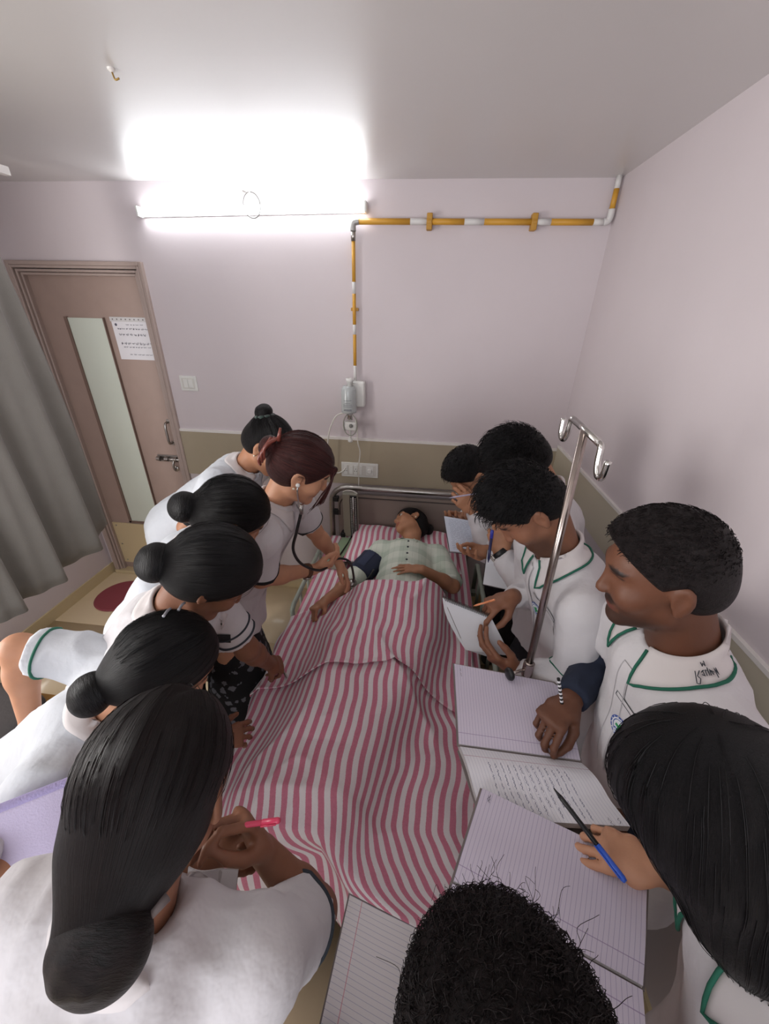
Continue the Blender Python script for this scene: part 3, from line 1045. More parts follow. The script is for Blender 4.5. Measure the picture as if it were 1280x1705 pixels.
def densify(path, step=0.004):
    out = []
    for a, b in zip(path[:-1], path[1:]):
        a = np.array(a, float); b = np.array(b, float)
        k = max(1, int(np.linalg.norm(b - a) / step))
        out += [tuple(a + (b - a) * i / k) for i in range(k)]
    out.append(tuple(path[-1]))
    return out

M_EMB_BLUE = mat('emblem_blue', srgb(66, 92, 168), rough=0.7)
M_EMB_WHITE = mat('emblem_white', srgb(226, 230, 236), rough=0.7)
M_EMB_GREEN = mat('emblem_green', srgb(40, 150, 92), rough=0.7)
M_THREAD = mat('dark_thread', srgb(52, 58, 66), rough=0.9)

def pocket_and_emblem(p, centre, direction, upv, ec=(0.0, 0.0)):
    """breast pocket with a dark stitched edge and the round blue and green hospital emblem"""
    root, bvh = p['root'], p['bvh']
    V, F = decal(bvh, centre, direction, upv, *grid2d(0.105, 0.115, 10, 10), off=0.0022)
    pk = link('pocket', mesh_from('pocket', V, F), M_COAT, root)
    pth = densify([(-0.0525, 0.045), (-0.0525, 0.0575), (0.0525, 0.0575), (0.0525, 0.045), (-0.0525, 0.045)])
    V, F = decal(bvh, centre, direction, upv, *strip2d(pth, 0.0018), off=0.0032)
    link('pocket_edge', mesh_from('pocket_edge', V, F), M_THREAD, pk)
    d = unit(direction); uy = A3(upv); uy = unit(uy - d * (uy @ d)); ux = np.cross(d, uy)
    c2 = A3(centre) + ux * ec[0] + uy * ec[1]
    em = None
    for (r0, r1, m_, o, nm) in ((0.0005, 0.026, M_EMB_BLUE, 0.0034, 'emblem'), (0.0185, 0.0215, M_EMB_WHITE, 0.0042, 'emblem_ring'), (0.0004, 0.0165, M_EMB_WHITE, 0.0042, 'emblem_field')):
        V, F = decal(bvh, c2, direction, upv, *disc2d(r0, r1), off=o)
        ob = link(nm, mesh_from(nm, V, F), m_, pk)
    cr = [(-0.0035, -0.011), (0.0035, -0.011), (0.0035, -0.0035), (0.011, -0.0035), (0.011, 0.0035), (0.0035, 0.0035), (0.0035, 0.011), (-0.0035, 0.011), (-0.0035, 0.0035), (-0.011, 0.0035), (-0.011, -0.0035), (-0.0035, -0.0035)]
    V, F = decal(bvh, c2, direction, upv, cr, [(0, 1, 2, 11), (11, 2, 5, 8), (2, 3, 4, 5), (8, 5, 6, 7), (10, 11, 8, 9)], off=0.005)
    link('emblem_cross', mesh_from('emblem_cross', V, F), M_EMB_GREEN, pk)
    sw = [( -0.010 + 0.020 * i / 8, -0.012 + 0.003 * math.sin(i)) for i in range(9)]
    V, F = decal(bvh, c2, direction, upv, *strip2d(sw, 0.003), off=0.005)
    link('emblem_scroll', mesh_from('emblem_scroll', V, F), M_EMB_BLUE, pk)
    dots = []
    DF = []
    for i in range(14):
        t = 2 * math.pi * i / 14
        cx, cy = 0.0232 * math.cos(t), 0.0232 * math.sin(t)
        n = len(dots)
        dots += [(cx - 0.0012, cy - 0.0012), (cx + 0.0012, cy - 0.0012), (cx + 0.0012, cy + 0.0012), (cx - 0.0012, cy + 0.0012)]
        DF.append((n, n + 1, n + 2, n + 3))
    V, F = decal(bvh, c2, direction, upv, dots, DF, off=0.0044)
    link('emblem_lettering', mesh_from('emblem_lettering', V, F), M_EMB_WHITE, pk)

# ================================================================ ROOM
XL, XR, YB, YR, ZC = -2.50, 0.82, 2.40, -1.60, 2.544
M_WALL = mat('lilac_wall_paint', srgb(212, 202, 205), rough=0.62, spec=0.35, noise=0.03, nscale=3, bump=0.05, bscale=90)
M_CEIL = mat('glossy_ceiling_paint', srgb(206, 203, 201), rough=0.40, spec=1.0, noise=0.03, nscale=2.5, bump=0.12, bscale=2.2, bdist=0.03)
M_DADO = mat('beige_laminate', srgb(176, 164, 142), rough=0.28, spec=0.5, noise=0.05, nscale=6)
M_SKIRT = mat('beige_skirting_tile', srgb(206, 188, 150), rough=0.3)
M_WHITE_TRIM = mat('white_trim', srgb(232, 228, 224), rough=0.5)
M_TILE = mat('cream_floor_tile', srgb(226, 206, 172), rough=0.22, noise=0.04, nscale=5)
M_GROUT = mat('tile_grout', srgb(150, 136, 116), rough=0.9)
M_DOOR = mat('brown_laminate_door', srgb(168, 146, 136), rough=0.4, noise=0.06, nscale=12)
M_FRAME = mat('mauve_door_frame', srgb(178, 160, 152), rough=0.42, noise=0.05, nscale=20)

fl = one_box('floor', (XL - .1, YR - .1, -0.10), (XR + .1, YB + .15, -0.006), M_GROUT); tag(fl, kind='structure')
tile_me = None
TS = 0.60
nx = 0
x = XL
while x < XR - 0.01:
    y = YB
    while y > YR + 0.01:
        x1, y1 = min(x + TS, XR), max(y - TS, YR)
        full = abs(x1 - x - TS) < 1e-6 and abs(y - y1 - TS) < 1e-6
        if full and tile_me is not None:
            o = bpy.data.objects.new('floor_tile', tile_me); COL.objects.link(o); o.parent = fl; o.location = (x, y1, 0)
        else:
            b = MB().box((0.0012, 0.0012, -0.006), (x1 - x - 0.0012, y - y1 - 0.0012, 0.0))
            o = b.build('floor_tile', M_TILE, fl, bevel=0.0008); o.location = (x, y1, 0)
            if full: tile_me = o.data
        y -= TS
    x += TS

def structure(name, boxes, material, bevel=0.0):
    m = MB()
    for lo, hi in boxes: m.box(lo, hi)
    return tag(m.build(name, material, bevel=bevel), kind='structure')

DX0, DX1, DZ = -2.47, -1.63, 2.19        # door frame outside
structure('wall_back', [((DX1, YB, 0), (XR + .1, YB + .12, ZC)), ((XL - .1, YB, DZ), (DX1, YB + .12, ZC)), ((XL - .1, YB, 0), (DX0, YB + .12, DZ))], M_WALL)
structure('wall_right', [((XR, YR - .1, 0), (XR + .1, YB + .12, ZC))], M_WALL)
WY0, WY1, WZ0, WZ1 = -0.45, 0.75, 0.95, 2.10
structure('wall_left', [((XL - .1, YR - .1, 0), (XL, YB + .12, WZ0)), ((XL - .1, YR - .1, WZ1), (XL, YB + .12, ZC)), ((XL - .1, YR - .1, WZ0), (XL, WY0, WZ1)), ((XL - .1, WY1, WZ0), (XL, YB + .12, WZ1))], M_WALL)
RX0, RX1, RZ0, RZ1 = -1.9, 0.4, 0.95, 2.2
structure('wall_front', [((XL - .1, YR - .1, 0), (XR + .1, YR, RZ0)), ((XL - .1, YR - .1, RZ1), (XR + .1, YR, ZC)), ((XL - .1, YR - .1, RZ0), (RX0, YR, RZ1)), ((RX1, YR - .1, RZ0), (XR + .1, YR, RZ1))], M_WALL)
structure('ceiling', [((XL - .1, YR - .1, ZC), (XR + .1, YB + .12, ZC + .1))], M_CEIL)
cb_ = M_CEIL.node_tree.nodes['Principled BSDF']
cb_.inputs['Coat Weight'].default_value = 1.0
cb_.inputs['Coat Roughness'].default_value = 0.42
cb_.inputs['Coat IOR'].default_value = 1.7

M_GLASS = mat('window_glass', (0.9, 0.95, 0.95, 1), rough=0.05, trans=1.0)
def window(name, axis, a0, a1, z0, z1, pos):
    t = 0.045
    fr = MB()
    def bx(u0, u1, w0, w1, d0, d1):
        if axis == 'x': fr.box((u0, pos + d0, w0), (u1, pos + d1, w1))
        else: fr.box((pos + d0, u0, w0), (pos + d1, u1, w1))
    mid = (a0 + a1) / 2
    for u0, u1, w0, w1 in ((a0, a1, z0, z0 + t), (a0, a1, z1 - t, z1), (a0, a0 + t, z0, z1), (a1 - t, a1, z0, z1), (mid - t / 2, mid + t / 2, z0, z1)):
        bx(u0, u1, w0, w1, -0.08, -0.03)
    o = tag(fr.build(name, M_WHITE_TRIM), kind='structure')
    g = MB()
    for u0, u1 in ((a0 + t, mid - t / 2), (mid + t / 2, a1 - t)):
        g = MB()
        if axis == 'x': g.box((u0, pos - 0.058, z0 + t), (u1, pos - 0.054, z1 - t))
        else: g.box((pos - 0.058, u0, z0 + t), (pos - 0.054, u1, z1 - t))
        g.build('pane', M_GLASS, o)
window('window_1', 'x', RX0, RX1, RZ0, RZ1, YR)
window('window_2', 'y', WY0, WY1, WZ0, WZ1, XL)

# skirtings and the beige band round the bed end
structure('baseboard_left', [((XL, YR, 0), (XL + .012, YB, 0.085))], M_SKIRT)
structure('baseboard_back', [((DX1, YB - .012, 0), (XR, YB, 0.085))], M_SKIRT)
structure('baseboard_right', [((XR - .012, YR, 0), (XR, YB, 0.085))], M_SKIRT)
structure('trim_1', [((DX1, YB - .010, 0.93), (XR, YB, 1.235))], M_DADO)
structure('trim_2', [((DX1, YB - .013, 1.235), (XR, YB, 1.250))], M_WHITE_TRIM)
structure('trim_3', [((XR - .010, YR, 1.06), (XR, YB - .010, 1.262))], mat('beige_laminate_side', srgb(196, 188, 168), rough=0.3))
structure('trim_4', [((XR - .013, YR, 1.262), (XR, YB - .010, 1.275))], M_WHITE_TRIM)

# ---- door
door = structure('door_1', [((-2.405, YB + .030, 0.03), (-1.695, YB + .070, 2.125))], M_DOOR)
M_SLOT = mat('door_beading', srgb(122, 100, 90), rough=0.4)
M_FROST = mat('pale_green_frosted_glass', srgb(216, 224, 212), rough=0.10, spec=0.8, noise=0.03, nscale=4)
gx0, gx1, gz0, gz1 = -2.22, -1.985, 0.485, 1.90
gp = one_box('glass_panel', (gx0, YB + .022, gz0), (gx1, YB + .032, gz1), M_FROST, door)
for lo, hi in (((gx0 - .018, YB + .014, gz0 - .015), (gx0, YB + .032, gz1 + .005)), ((gx1, YB + .014, gz0 - .015), (gx1 + .006, YB + .032, gz1 + .005)), ((gx0 - .018, YB + .014, gz0 - .015), (gx1 + .006, YB + .032, gz0))):
    one_box('beading', lo, hi, M_SLOT, door)
kp = one_box('kick_plate', (-2.40, YB + .024, 0.08), (-1.70, YB + .031, 0.455), M_SKIRT, door, bevel=0.002)
for sx in (-2.37, -2.06, -1.75):
    for sz in (0.105, 0.43):
        MB().lathe([(0.006, 0), (0.006, 0.002), (0.003, 0.003)], (sx, YB + .024, sz), (0, -1, 0), 12).build('screw', M_STEEL, kp)
for sz in (0.26,):
    MB().lathe([(0.006, 0), (0.006, 0.002), (0.003, 0.003)], (-2.37, YB + .024, sz), (0, -1, 0), 12).build('screw', M_STEEL, kp)
# pull handle, sliding bolt with padlock staple
hd = one_tube('pull_handle', [(-1.722, YB + .030, 1.28), (-1.722, YB - .012, 1.275), (-1.722, YB - .018, 1.21), (-1.722, YB - .012, 1.145), (-1.722, YB + .030, 1.14)], 0.008, M_STEEL, door, smooth_path=6)
for z in (1.285, 1.135): one_box('handle_foot', (-1.736, YB + .022, z - .014), (-1.708, YB + .031, z + .014), M_STEEL, hd, bevel=0.003)
bt = one_tube('sliding_bolt', [(-1.86, YB + .010, 1.02), (-1.66, YB + .010, 1.018)], 0.009, M_STEEL, door)
for x in (-1.85, -1.79, -1.725): MB().lathe([(0.016, -.012), (0.016, .012)], (x, YB + .010, 1.02), (1, 0, 0), 14).build('bolt_staple', M_STEEL, bt)
one_box('bolt_plate', (-1.865, YB + .021, 0.995), (-1.71, YB + .031, 1.045), M_STEEL, bt, bevel=0.003)
one_tube('hasp', [(-1.735, YB + .004, 1.015), (-1.742, YB - .004, 0.975), (-1.735, YB + .0, 0.945)], 0.008, M_STEEL, bt, smooth_path=5)
MB().lathe([(0.017, 0), (0.020, 0.004), (0.020, 0.012), (0.010, 0.016)], (-1.745, YB + .030, 0.945), (0, -1, 0), 18).build('lock_rose', M_STEEL, door)

fr = MB()
frame = structure('trim_5', [((DX0, YB - .022, 0), (DX0 + .022, YB + .10, DZ)), ((DX1 - .022, YB - .022, 0), (DX1, YB + .10, DZ)), ((DX0 + .022, YB - .022, DZ - .022), (DX1 - .022, YB + .10, DZ))], M_FRAME, bevel=0.004)
for k, (w, d) in enumerate(((0.022, 0.012), (0.040, 0.000), (0.056, -0.012))):
    a = DX0 + w; b = DX1 - w
    m = MB()
    m.box((a, YB - d - .010, 0), (a + .014, YB + .10, DZ - w)); m.box((b - .014, YB - d - .010, 0), (b, YB + .10, DZ - w)); m.box((a + .014, YB - d - .010, DZ - w - .014), (b - .014, YB + .10, DZ - w))
    m.build('moulding', M_FRAME, frame, bevel=0.003)
structure('trim_6', [((DX0, YB - .03, 0), (DX1, YB + .12, 0.028))], M_SKIRT, bevel=0.004)

# printed notice in a plastic sleeve on the door
M_PAPER = mat('white_paper', srgb(226, 224, 228), rough=0.8)
M_INK = mat('grey_ink', srgb(96, 96, 108), rough=0.8)
nt_ = empty('door_notice', (-1.81, YB + .028, 1.67), 'white printed notice taped to the brown door beside its glass panel', 'notice')
one_box('sheet', (-1.940, YB + .0265, 1.670), (-1.690, YB + .0285, 1.885), M_PAPER, nt_)
one_box('hanger_strip', (-1.945, YB + .0245, 1.885), (-1.685, YB + .0290, 1.910), mat('clear_strip', srgb(206, 204, 204), rough=0.4), nt_)
for i in range(9):
    x = -1.93 + i * 0.028
    one_box('punch_hole', (x, YB + .0238, 1.894), (x + 0.007, YB + .0246, 1.901), mat('punch_hole_grey', srgb(112, 106, 104)), nt_)
def scribble(name, x0, x1, z, h, parent, w=0.0022, seed=0, y=YB + .0258):
    r = random.Random(seed); m = MB(); x = x0
    while x < x1:
        L = r.uniform(0.008, 0.022)
        pts = [(x + L * i / 8, z + h * (0.5 * math.sin(i * 1.9 + r.random()) + 0.25 * r.uniform(-1, 1))) for i in range(9)]
        p2, f2 = strip2d(pts, w)
        m.add([(a, y, b) for a, b in p2], f2)
        x += L + r.uniform(0.004, 0.009)
    return m.build(name, M_INK, parent)
for i, (z, a, b, h) in enumerate(((1.868, -1.85, -1.74, .004), (1.845, -1.91, -1.72, .008), (1.812, -1.91, -1.75, .012), (1.762, -1.91, -1.71, .014), (1.742, -1.90, -1.74, .006), (1.70, -1.87, -1.73, .005))):
    scribble('printed_line', a, b, z, h, nt_, seed=i)
MB().lathe([(0.008, 0), (0.008, 0.0006)], (-1.915, YB + .0265, 1.868), (0, -1, 0), 14).build('crest', M_INK, nt_)

# ---- light switch plate and bed-head socket plate
def plate(name, label, x0, x1, z0, z1, mods, yw):
    e = empty(name, ((x0 + x1) / 2, yw, z0), label, 'switch')
    one_box('plate', (x0, yw - .010, z0), (x1, yw, z1), M_PLASTIC_W, e, bevel=0.003)
    one_box('inner_frame', (x0 + .014, yw - .0125, z0 + .013), (x1 - .014, yw - .009, z1 - .013), mat('white_plastic_inner', srgb(214, 212, 206), rough=0.4), e, bevel=0.002)
    for kind, cx, w in mods:
        if kind == 'rocker': one_box('rocker', (cx - w / 2, yw - .017, z0 + .020), (cx + w / 2, yw - .012, z1 - .020), M_PLASTIC_W, e, bevel=0.002)
        elif kind == 'socket':
            s = one_box('socket', (cx - w / 2, yw - .015, z0 + .018), (cx + w / 2, yw - .012, z1 - .018), M_PLASTIC_W, e, bevel=0.002)
            for dx, dz in ((-.007, -.006), (.007, -.006), (0, .008)):
                MB().lathe([(0.0028, 0), (0.0028, 0.0006)], (cx + dx, yw - .015, (z0 + z1) / 2 + dz), (0, -1, 0), 10).build('pin_hole', M_PLASTIC_B, s)
        else:
            one_box('regulator_plate', (cx - w / 2, yw - .0145, z0 + .018), (cx + w / 2, yw - .012, z1 - .018), M_PLASTIC_W, e, bevel=0.002)
            MB().lathe([(0.017, 0), (0.016, 0.010), (0.013, 0.013)], (cx, yw - .0145, (z0 + z1) / 2), (0, -1, 0), 20).build('regulator_knob', M_PLASTIC_W, e, smooth=True, bevel=0.001)
    return e
plate('switch_plate', 'small square white two-rocker switch plate on the wall beside the door', -1.555, -1.445, 1.500, 1.590, (('rocker', -1.515, .028), ('rocker', -1.483, .028)), YB)
plate('socket_plate', 'long white socket and switch plate on the beige band above the headboard', -0.535, -0.290, 0.985, 1.085, (('socket', -0.505, .026), ('rocker', -0.468, .024), ('socket', -0.438, .024), ('rocker', -0.408, .024), ('knob', -0.345, .05)), YB - .010)

# ---- tube light
tl = empty('tube_light', (-0.968, YB, 2.40), 'glowing white tube light batten high on the back wall', 'light')
M_TUBE = mat('lit_tube_diffuser', (1, 1, 1, 1), emit=(0.93, 0.97, 1.0, 1), estr=19.0)
ang = math.atan2(0.020, 1.218)
T = Matrix.Translation((-0.968, YB - 0.0, 2.420)) @ Matrix.Rotation(-ang, 4, 'Y')
MB().box((-0.600, -0.020, -0.020), (0.600, 0.0, 0.020), T).build('housing', M_PLASTIC_W, tl, bevel=0.003)
m = MB(); n = 16
V = []
for xx in (-0.592, 0.592):
    for k in range(n + 1):
        t = math.pi * k / n
        V.append(T @ Vector((xx, -0.020 - 0.026 * math.sin(t), 0.020 * math.cos(t))))
F = [(k, k + 1, n + 2 + k, n + 1 + k) for k in range(n)] + [tuple(range(n, -1, -1)), tuple(range(n + 1, 2 * n + 2))]
m.add(V, F).build('diffuser', M_TUBE, tl, smooth=True)
for xx in (-0.606, 0.594):
    MB().box((xx, -0.050, -0.023), (xx + 0.012, 0.0, 0.023), T).build('end_cap', M_PLASTIC_W, tl, bevel=0.003)
ring = [(-0.940 + 0.044 * math.sin(t), YB - 0.056 - 0.004 * math.cos(t), 2.432 + 0.052 * math.cos(t)) for t in np.linspace(0, 2 * math.pi * 0.97, 30)]
rg = one_tube('wire_loop', ring, 0.0028, mat('grey_wire', srgb(140, 138, 134), rough=0.5), None, n=8)
tag(rg, 'thin grey wire loop hung round the tube light from a wall hook', 'wire loop')
rg2 = MB().tube([(-0.985, YB, 2.492), (-0.985, YB - .04, 2.492), (-0.960, YB - .056, 2.480)], 0.004, 8)
rg2.build('hook', M_STEEL, rg, smooth=True)

# ---- ceiling hook
hk = empty('ceiling_hook', (-0.91, 1.39, ZC), 'tiny metal hook left in the bare ceiling', 'hook')
MB().lathe([(0.010, 0), (0.010, -0.004), (0.004, -0.008)], (-0.91, 1.39, ZC), (0, 0, 1), 14).build('rose', M_WHITE_TRIM, hk)
one_tube('wire', [(-0.91, 1.39, ZC - .006), (-0.905, 1.39, ZC - .022), (-0.893, 1.39, ZC - .020)], 0.0022, mat('brass', srgb(170, 140, 80), rough=0.3, metal=1), hk, n=8, smooth_path=4)

# ---- oxygen pipe
M_YEL = mat('yellow_pipe_paint', srgb(206, 152, 52), rough=0.45)
M_PW = mat('white_pipe_paint', srgb(216, 214, 212), rough=0.45)
pz, py = 2.372, YB - 0.030
pp = empty('oxygen_pipe', (-0.43, YB, 1.58), 'yellow and white banded gas pipe running along the back wall and down to the bed', 'pipe')
prev = None
for a, b, m_ in ((-0.405, -0.145, M_YEL), (-0.145, -0.045, M_PW), (-0.045, 0.120, M_YEL), (0.120, 0.215, M_PW), (0.215, 0.455, M_YEL), (0.455, 0.530, M_PW), (0.530, 0.725, M_YEL), (0.725, 0.775, M_PW)):
    one_tube('pipe_band', [(a, py, pz), (b, py, pz)], 0.0135, m_, pp, n=12)
zb = [(2.335, 2.290, M_STEEL), (2.290, 2.110, M_YEL), (2.110, 2.055, M_PW), (2.055, 1.905, M_YEL), (1.905, 1.855, M_PW), (1.855, 1.690, M_YEL), (1.690, 1.590, M_PW)]
for a, b, m_ in zb:
    one_tube('pipe_band', [(-0.432, py, a), (-0.432, py, b)], 0.0095 if m_ is not M_STEEL else 0.012, m_, pp, n=12)
one_tube('elbow', [(-0.402, py, pz), (-0.424, py, pz - .003), (-0.432, py, pz - .012), (-0.432, py, pz - .040)], 0.0150, mat('grey_pipe_fitting', srgb(168, 166, 164), rough=0.4, metal=0.4), pp, smooth_path=5)
one_tube('elbow', [(0.772, py, pz), (0.790, py, pz + .004), (0.797, py, pz + .020), (0.797, py, pz + .05)], 0.0150, M_PW, pp, smooth_path=5)
one_tube('pipe_band', [(0.797, py, pz + .045), (0.797, py, pz + .125)], 0.0120, M_YEL, pp, n=12)
one_tube('pipe_band', [(0.797, py, pz + .125), (0.797, py, ZC)], 0.0120, M_PW, pp, n=12)
M_CLAMP = mat('ochre_clamp', srgb(186, 138, 52), rough=0.5)
for cx in (-0.050, 0.452):
    c = one_box('clamp', (cx - .014, YB - .046, pz - .034), (cx + .014, YB, pz + .034), M_CLAMP, pp, bevel=0.004)
    MB().lathe([(0.019, -.010), (0.019, .010)], (cx, py, pz), (1, 0, 0), 16).build('clamp_ring', M_CLAMP, c)
c = one_box('clamp', (-0.452, YB - .028, 1.972), (-0.412, YB, 1.988), M_CLAMP, pp, bevel=0.003)

# ---- oxygen outlet with humidifier bottle
ox = empty('oxygen_humidifier', (-0.44, YB, 1.26), 'white wall oxygen outlet with clear humidifier bottle and hanging tubing above the headboard', 'medical device')
M_CLEAR = mat('clear_bottle_plastic', srgb(206, 212, 212), rough=0.18, spec=0.6, trans=0.25)
one_box('outlet_box', (-0.462, YB - .060, 1.455), (-0.372, YB, 1.605), M_PLASTIC_W, ox, bevel=0.012)
MB().lathe([(0.016, 0), (0.016, .03), (0.022, .032), (0.022, .05)], (-0.455, YB - .085, 1.575), (0, 0, 1), 18).build('flow_knob', M_PLASTIC_W, ox, smooth=True)
bt_ = MB().lathe([(0.026, 0), (0.044, 0.006), (0.046, 0.02), (0.043, 0.135), (0.038, 0.150), (0.030, 0.158)], (-0.462, YB - .085, 1.425), (0, 0, 1), 28).build('bottle', M_CLEAR, ox, smooth=True)
lb = MB()
for i, z in enumerate((1.505, 1.490, 1.480, 1.470, 1.452, 1.447)):
    pts = []; w0 = (0.5, 0.35, 0.6, 0.65, 0.5, 0.55)[i]
    hh = 0.002 if i < 4 else 0.003
    arc = [(-0.462 + 0.0462 * math.sin(t), YB - .085 - 0.0462 * math.cos(t)) for t in np.linspace(-w0, w0, 8)]
    n0 = []
    for (a, b) in arc: n0 += [(a, b, z), (a, b, z + hh)]
    lb.add(n0, [(2 * k, 2 * k + 2, 2 * k + 3, 2 * k + 1) for k in range(7)])
lb.build('bottle_print', M_INK, bt_)
MB().lathe([(0.016, 0), (0.018, .012), (0.014, .03), (0.020, .034)], (-0.458, YB - .085, 1.385), (0, 0, 1), 18).build('valve_stem', M_CHROME, ox, smooth=True)
cl = one_box('cross_valve', (-0.500, YB - .105, 1.322), (-0.415, YB - .065, 1.375), M_PLASTIC_W, ox, bevel=0.008)
MB().lathe([(0.012, 0), (0.010, .012), (0.006, .014)], (-0.448, YB - .105, 1.353), (0, -1, 0), 16).build('valve_knob', mat('valve_grey', srgb(120, 120, 116), rough=0.4), cl, smooth=True)
MB().lathe([(0.006, 0.0), (0.006, 0.06)], (-0.458, YB - .085, 1.265), (0, 0, 1), 12).build('drip_stem', M_PLASTIC_W, ox)
MB().lathe([(0.010, 0.0), (0.015, 0.004), (0.015, 0.018), (0.009, 0.024)], (-0.458, YB - .085, 1.245), (0, 0, 1), 16).build('drip_knob', M_PLASTIC_W, ox, smooth=True)
M_HOSE = mat('white_tubing', srgb(222, 220, 212), rough=0.4)
one_tube('tubing', [(-0.490, YB - .088, 1.428), (-0.545, YB - .09, 1.40), (-0.590, YB - .09, 1.30), (-0.605, YB - .08, 1.17), (-0.595, YB - .06, 1.06), (-0.560, YB - .04, 1.015), (-0.520, YB - .03, 1.03), (-0.502, YB - .02, 1.055)], 0.0042, M_HOSE, ox, n=8, smooth_path=8)
one_tube('tubing', [(-0.425, YB - .088, 1.40), (-0.412, YB - .10, 1.34), (-0.408, YB - .10, 1.25), (-0.398, YB - .08, 1.18), (-0.410, YB - .07, 1.08), (-0.412, YB - .06, 0.97), (-0.414, YB - .07, 0.90)], 0.0036, M_HOSE, ox, n=8, smooth_path=8)
loop = [(-0.452 + 0.042 * math.sin(t), YB - .110, 1.360 + 0.066 * math.cos(t)) for t in np.linspace(0.4, 5.9, 18)]
one_tube('tubing', loop, 0.0032, mat('grey_tubing', srgb(150, 150, 140), rough=0.4), ox, n=8)

# ---- curtain on the left
M_CURT = mat('grey_curtain_cloth', srgb(140, 136, 130), rough=0.85, noise=0.08, nscale=7, bump=0.2, bscale=180, sheen=0.2)
cu = empty('privacy_curtain', (-1.9, 1.35, 0.65), 'grey privacy curtain hanging in soft folds in front of the left wall', 'curtain')
V, F, UV = [], [], []
ny, nz = 150, 26
for j in range(nz + 1):
    for i in range(ny + 1):
        s = i / ny; h = j / nz
        y = 0.93 + 0.89 * s + 0.09 * (1 - h) * (s ** 6)
        z = 0.675 + 0.030 * math.sin(s * 5.0 + 2.6) * (1 - h) + (2.46 - 0.69) * h + 0.06 * (1 - h) * max(0, (s - 0.93) / 0.07)
        amp = 0.045 * (0.35 + 0.65 * (1 - h))
        x = -1.90 + amp * (math.sin(s * 24 + 0.8 * math.sin(h * 3)) + 0.4 * math.sin(s * 51 + 1.3 + h)) + 0.02 * math.sin(h * 4)
        V.append((x, y, z)); UV.append((y, z))
F = [(j * (ny + 1) + i, j * (ny + 1) + i + 1, (j + 1) * (ny + 1) + i + 1, (j + 1) * (ny + 1) + i) for j in range(nz) for i in range(ny)]
cw = link('cloth', mesh_from('cloth', V, F, uv=UV), M_CURT, cu)
sm = cw.modifiers.new('thick', 'SOLIDIFY'); sm.thickness = 0.003
one_box('track', (-1.915, -0.95, 2.47), (-1.885, 2.0, 2.50), M_WHITE_TRIM, cu)
for y in (-0.8, 0.2, 1.1, 1.95): one_box('track_hanger', (-1.905, y - .01, 2.50), (-1.895, y + .01, ZC), M_WHITE_TRIM, cu)
for i in range(18):
    y = 0.95 + i * 0.05
    one_tube('curtain_hook', [(-1.90, y, 2.475), (-1.90, y, 2.445)], 0.003, M_WHITE_TRIM, cu, n=6)

# ---- bench by the curtain and the round maroon mat
be = empty('bench', (-1.72, 0.62, 0), 'low padded bench with dark grey cushion and yellow wooden frame beside the curtain', 'bench')
M_BW = mat('varnished_yellow_wood', srgb(176, 128, 62), rough=0.35, noise=0.25, nscale=18)
f = Field((-2.2, 0.05, 0.3), (-1.45, 1.15, 0.55), 0.01)
f.ecap((-1.80, 0.16, 0.425), (-1.80, 0.95, 0.425), (1, 0, 0), 0.235, 0.060, 0.235, 0.060, k=0.02)
v, q = f.mesh(2)
link('cushion', mesh_from('cushion', v, q), mat('dark_grey_leatherette', srgb(70, 66, 66), rough=0.38, bump=0.3, bscale=80), be)
one_box('seat_board', (-2.05, 0.06, 0.335), (-1.55, 1.03, 0.375), M_BW, be, bevel=0.006)
one_box('apron', (-1.585, 0.10, 0.24), (-1.565, 0.99, 0.335), mat('brown_wood', srgb(120, 82, 50), rough=0.5, noise=0.25, nscale=18), be, bevel=0.003)
one_box('apron', (-2.03, 0.10, 0.24), (-2.01, 0.99, 0.335), M_BW, be, bevel=0.003)
for lx in (-2.02, -1.60):
    for ly in (0.09, 0.96): one_box('leg', (lx - .02, ly - .02, 0), (lx + .02, ly + .02, 0.336), M_BW, be, bevel=0.004)

mt_ = empty('round_mat', (-2.215, 2.11, 0), 'round maroon mat on the cream floor in front of the door', 'mat')
M_MAT = mat('maroon_rubber', srgb(150, 70, 80), rough=0.7, noise=0.15, nscale=40)
MB().lathe([(0.175, 0.0), (0.178, 0.006), (0.170, 0.012), (0.0005, 0.012)], (-2.215, 2.105, 0.0005), (0, 0, 1), 48).build('mat_disc', M_MAT, mt_, smooth=False)
MB().lathe([(0.166, 0.0), (0.166, 0.0016)], (-2.215, 2.105, 0.0125), (0, 0, 1), 48).build('mat_face', mat('maroon_face', srgb(142, 64, 74), rough=0.75), mt_)

# ================================================================ BED
M_HEADB = mat('grey_brown_headboard', srgb(146, 132, 124), rough=0.45, noise=0.06, nscale=4)
M_BEDG = mat('grey_green_bed_paint', srgb(150, 158, 146), rough=0.4, noise=0.06, nscale=12)
BX0, BX1, BY0, BY1, MZ = -0.60, 0.32, 0.54, 2.29, 0.56
bed = empty('hospital_bed', ((BX0 + BX1) / 2, 1.4, 0), 'steel framed hospital bed with grey-brown headboard against the back wall', 'bed')
for y0, y1 in ((BY0, BY0 + .05), (BY1 - .05, BY1)): one_box('end_rail', (BX0, y0, 0.37), (BX1, y1, 0.43), M_BEDG, bed, bevel=0.004)
for x0 in (BX0, BX1 - .04): one_box('side_beam', (x0, BY0 + .05, 0.37), (x0 + .04, BY1 - .05, 0.43), M_BEDG, bed, bevel=0.004)
one_box('deck', (BX0 + .04, BY0 + .05, 0.405), (BX1 - .04, BY1 - .05, 0.425), M_BEDG, bed)
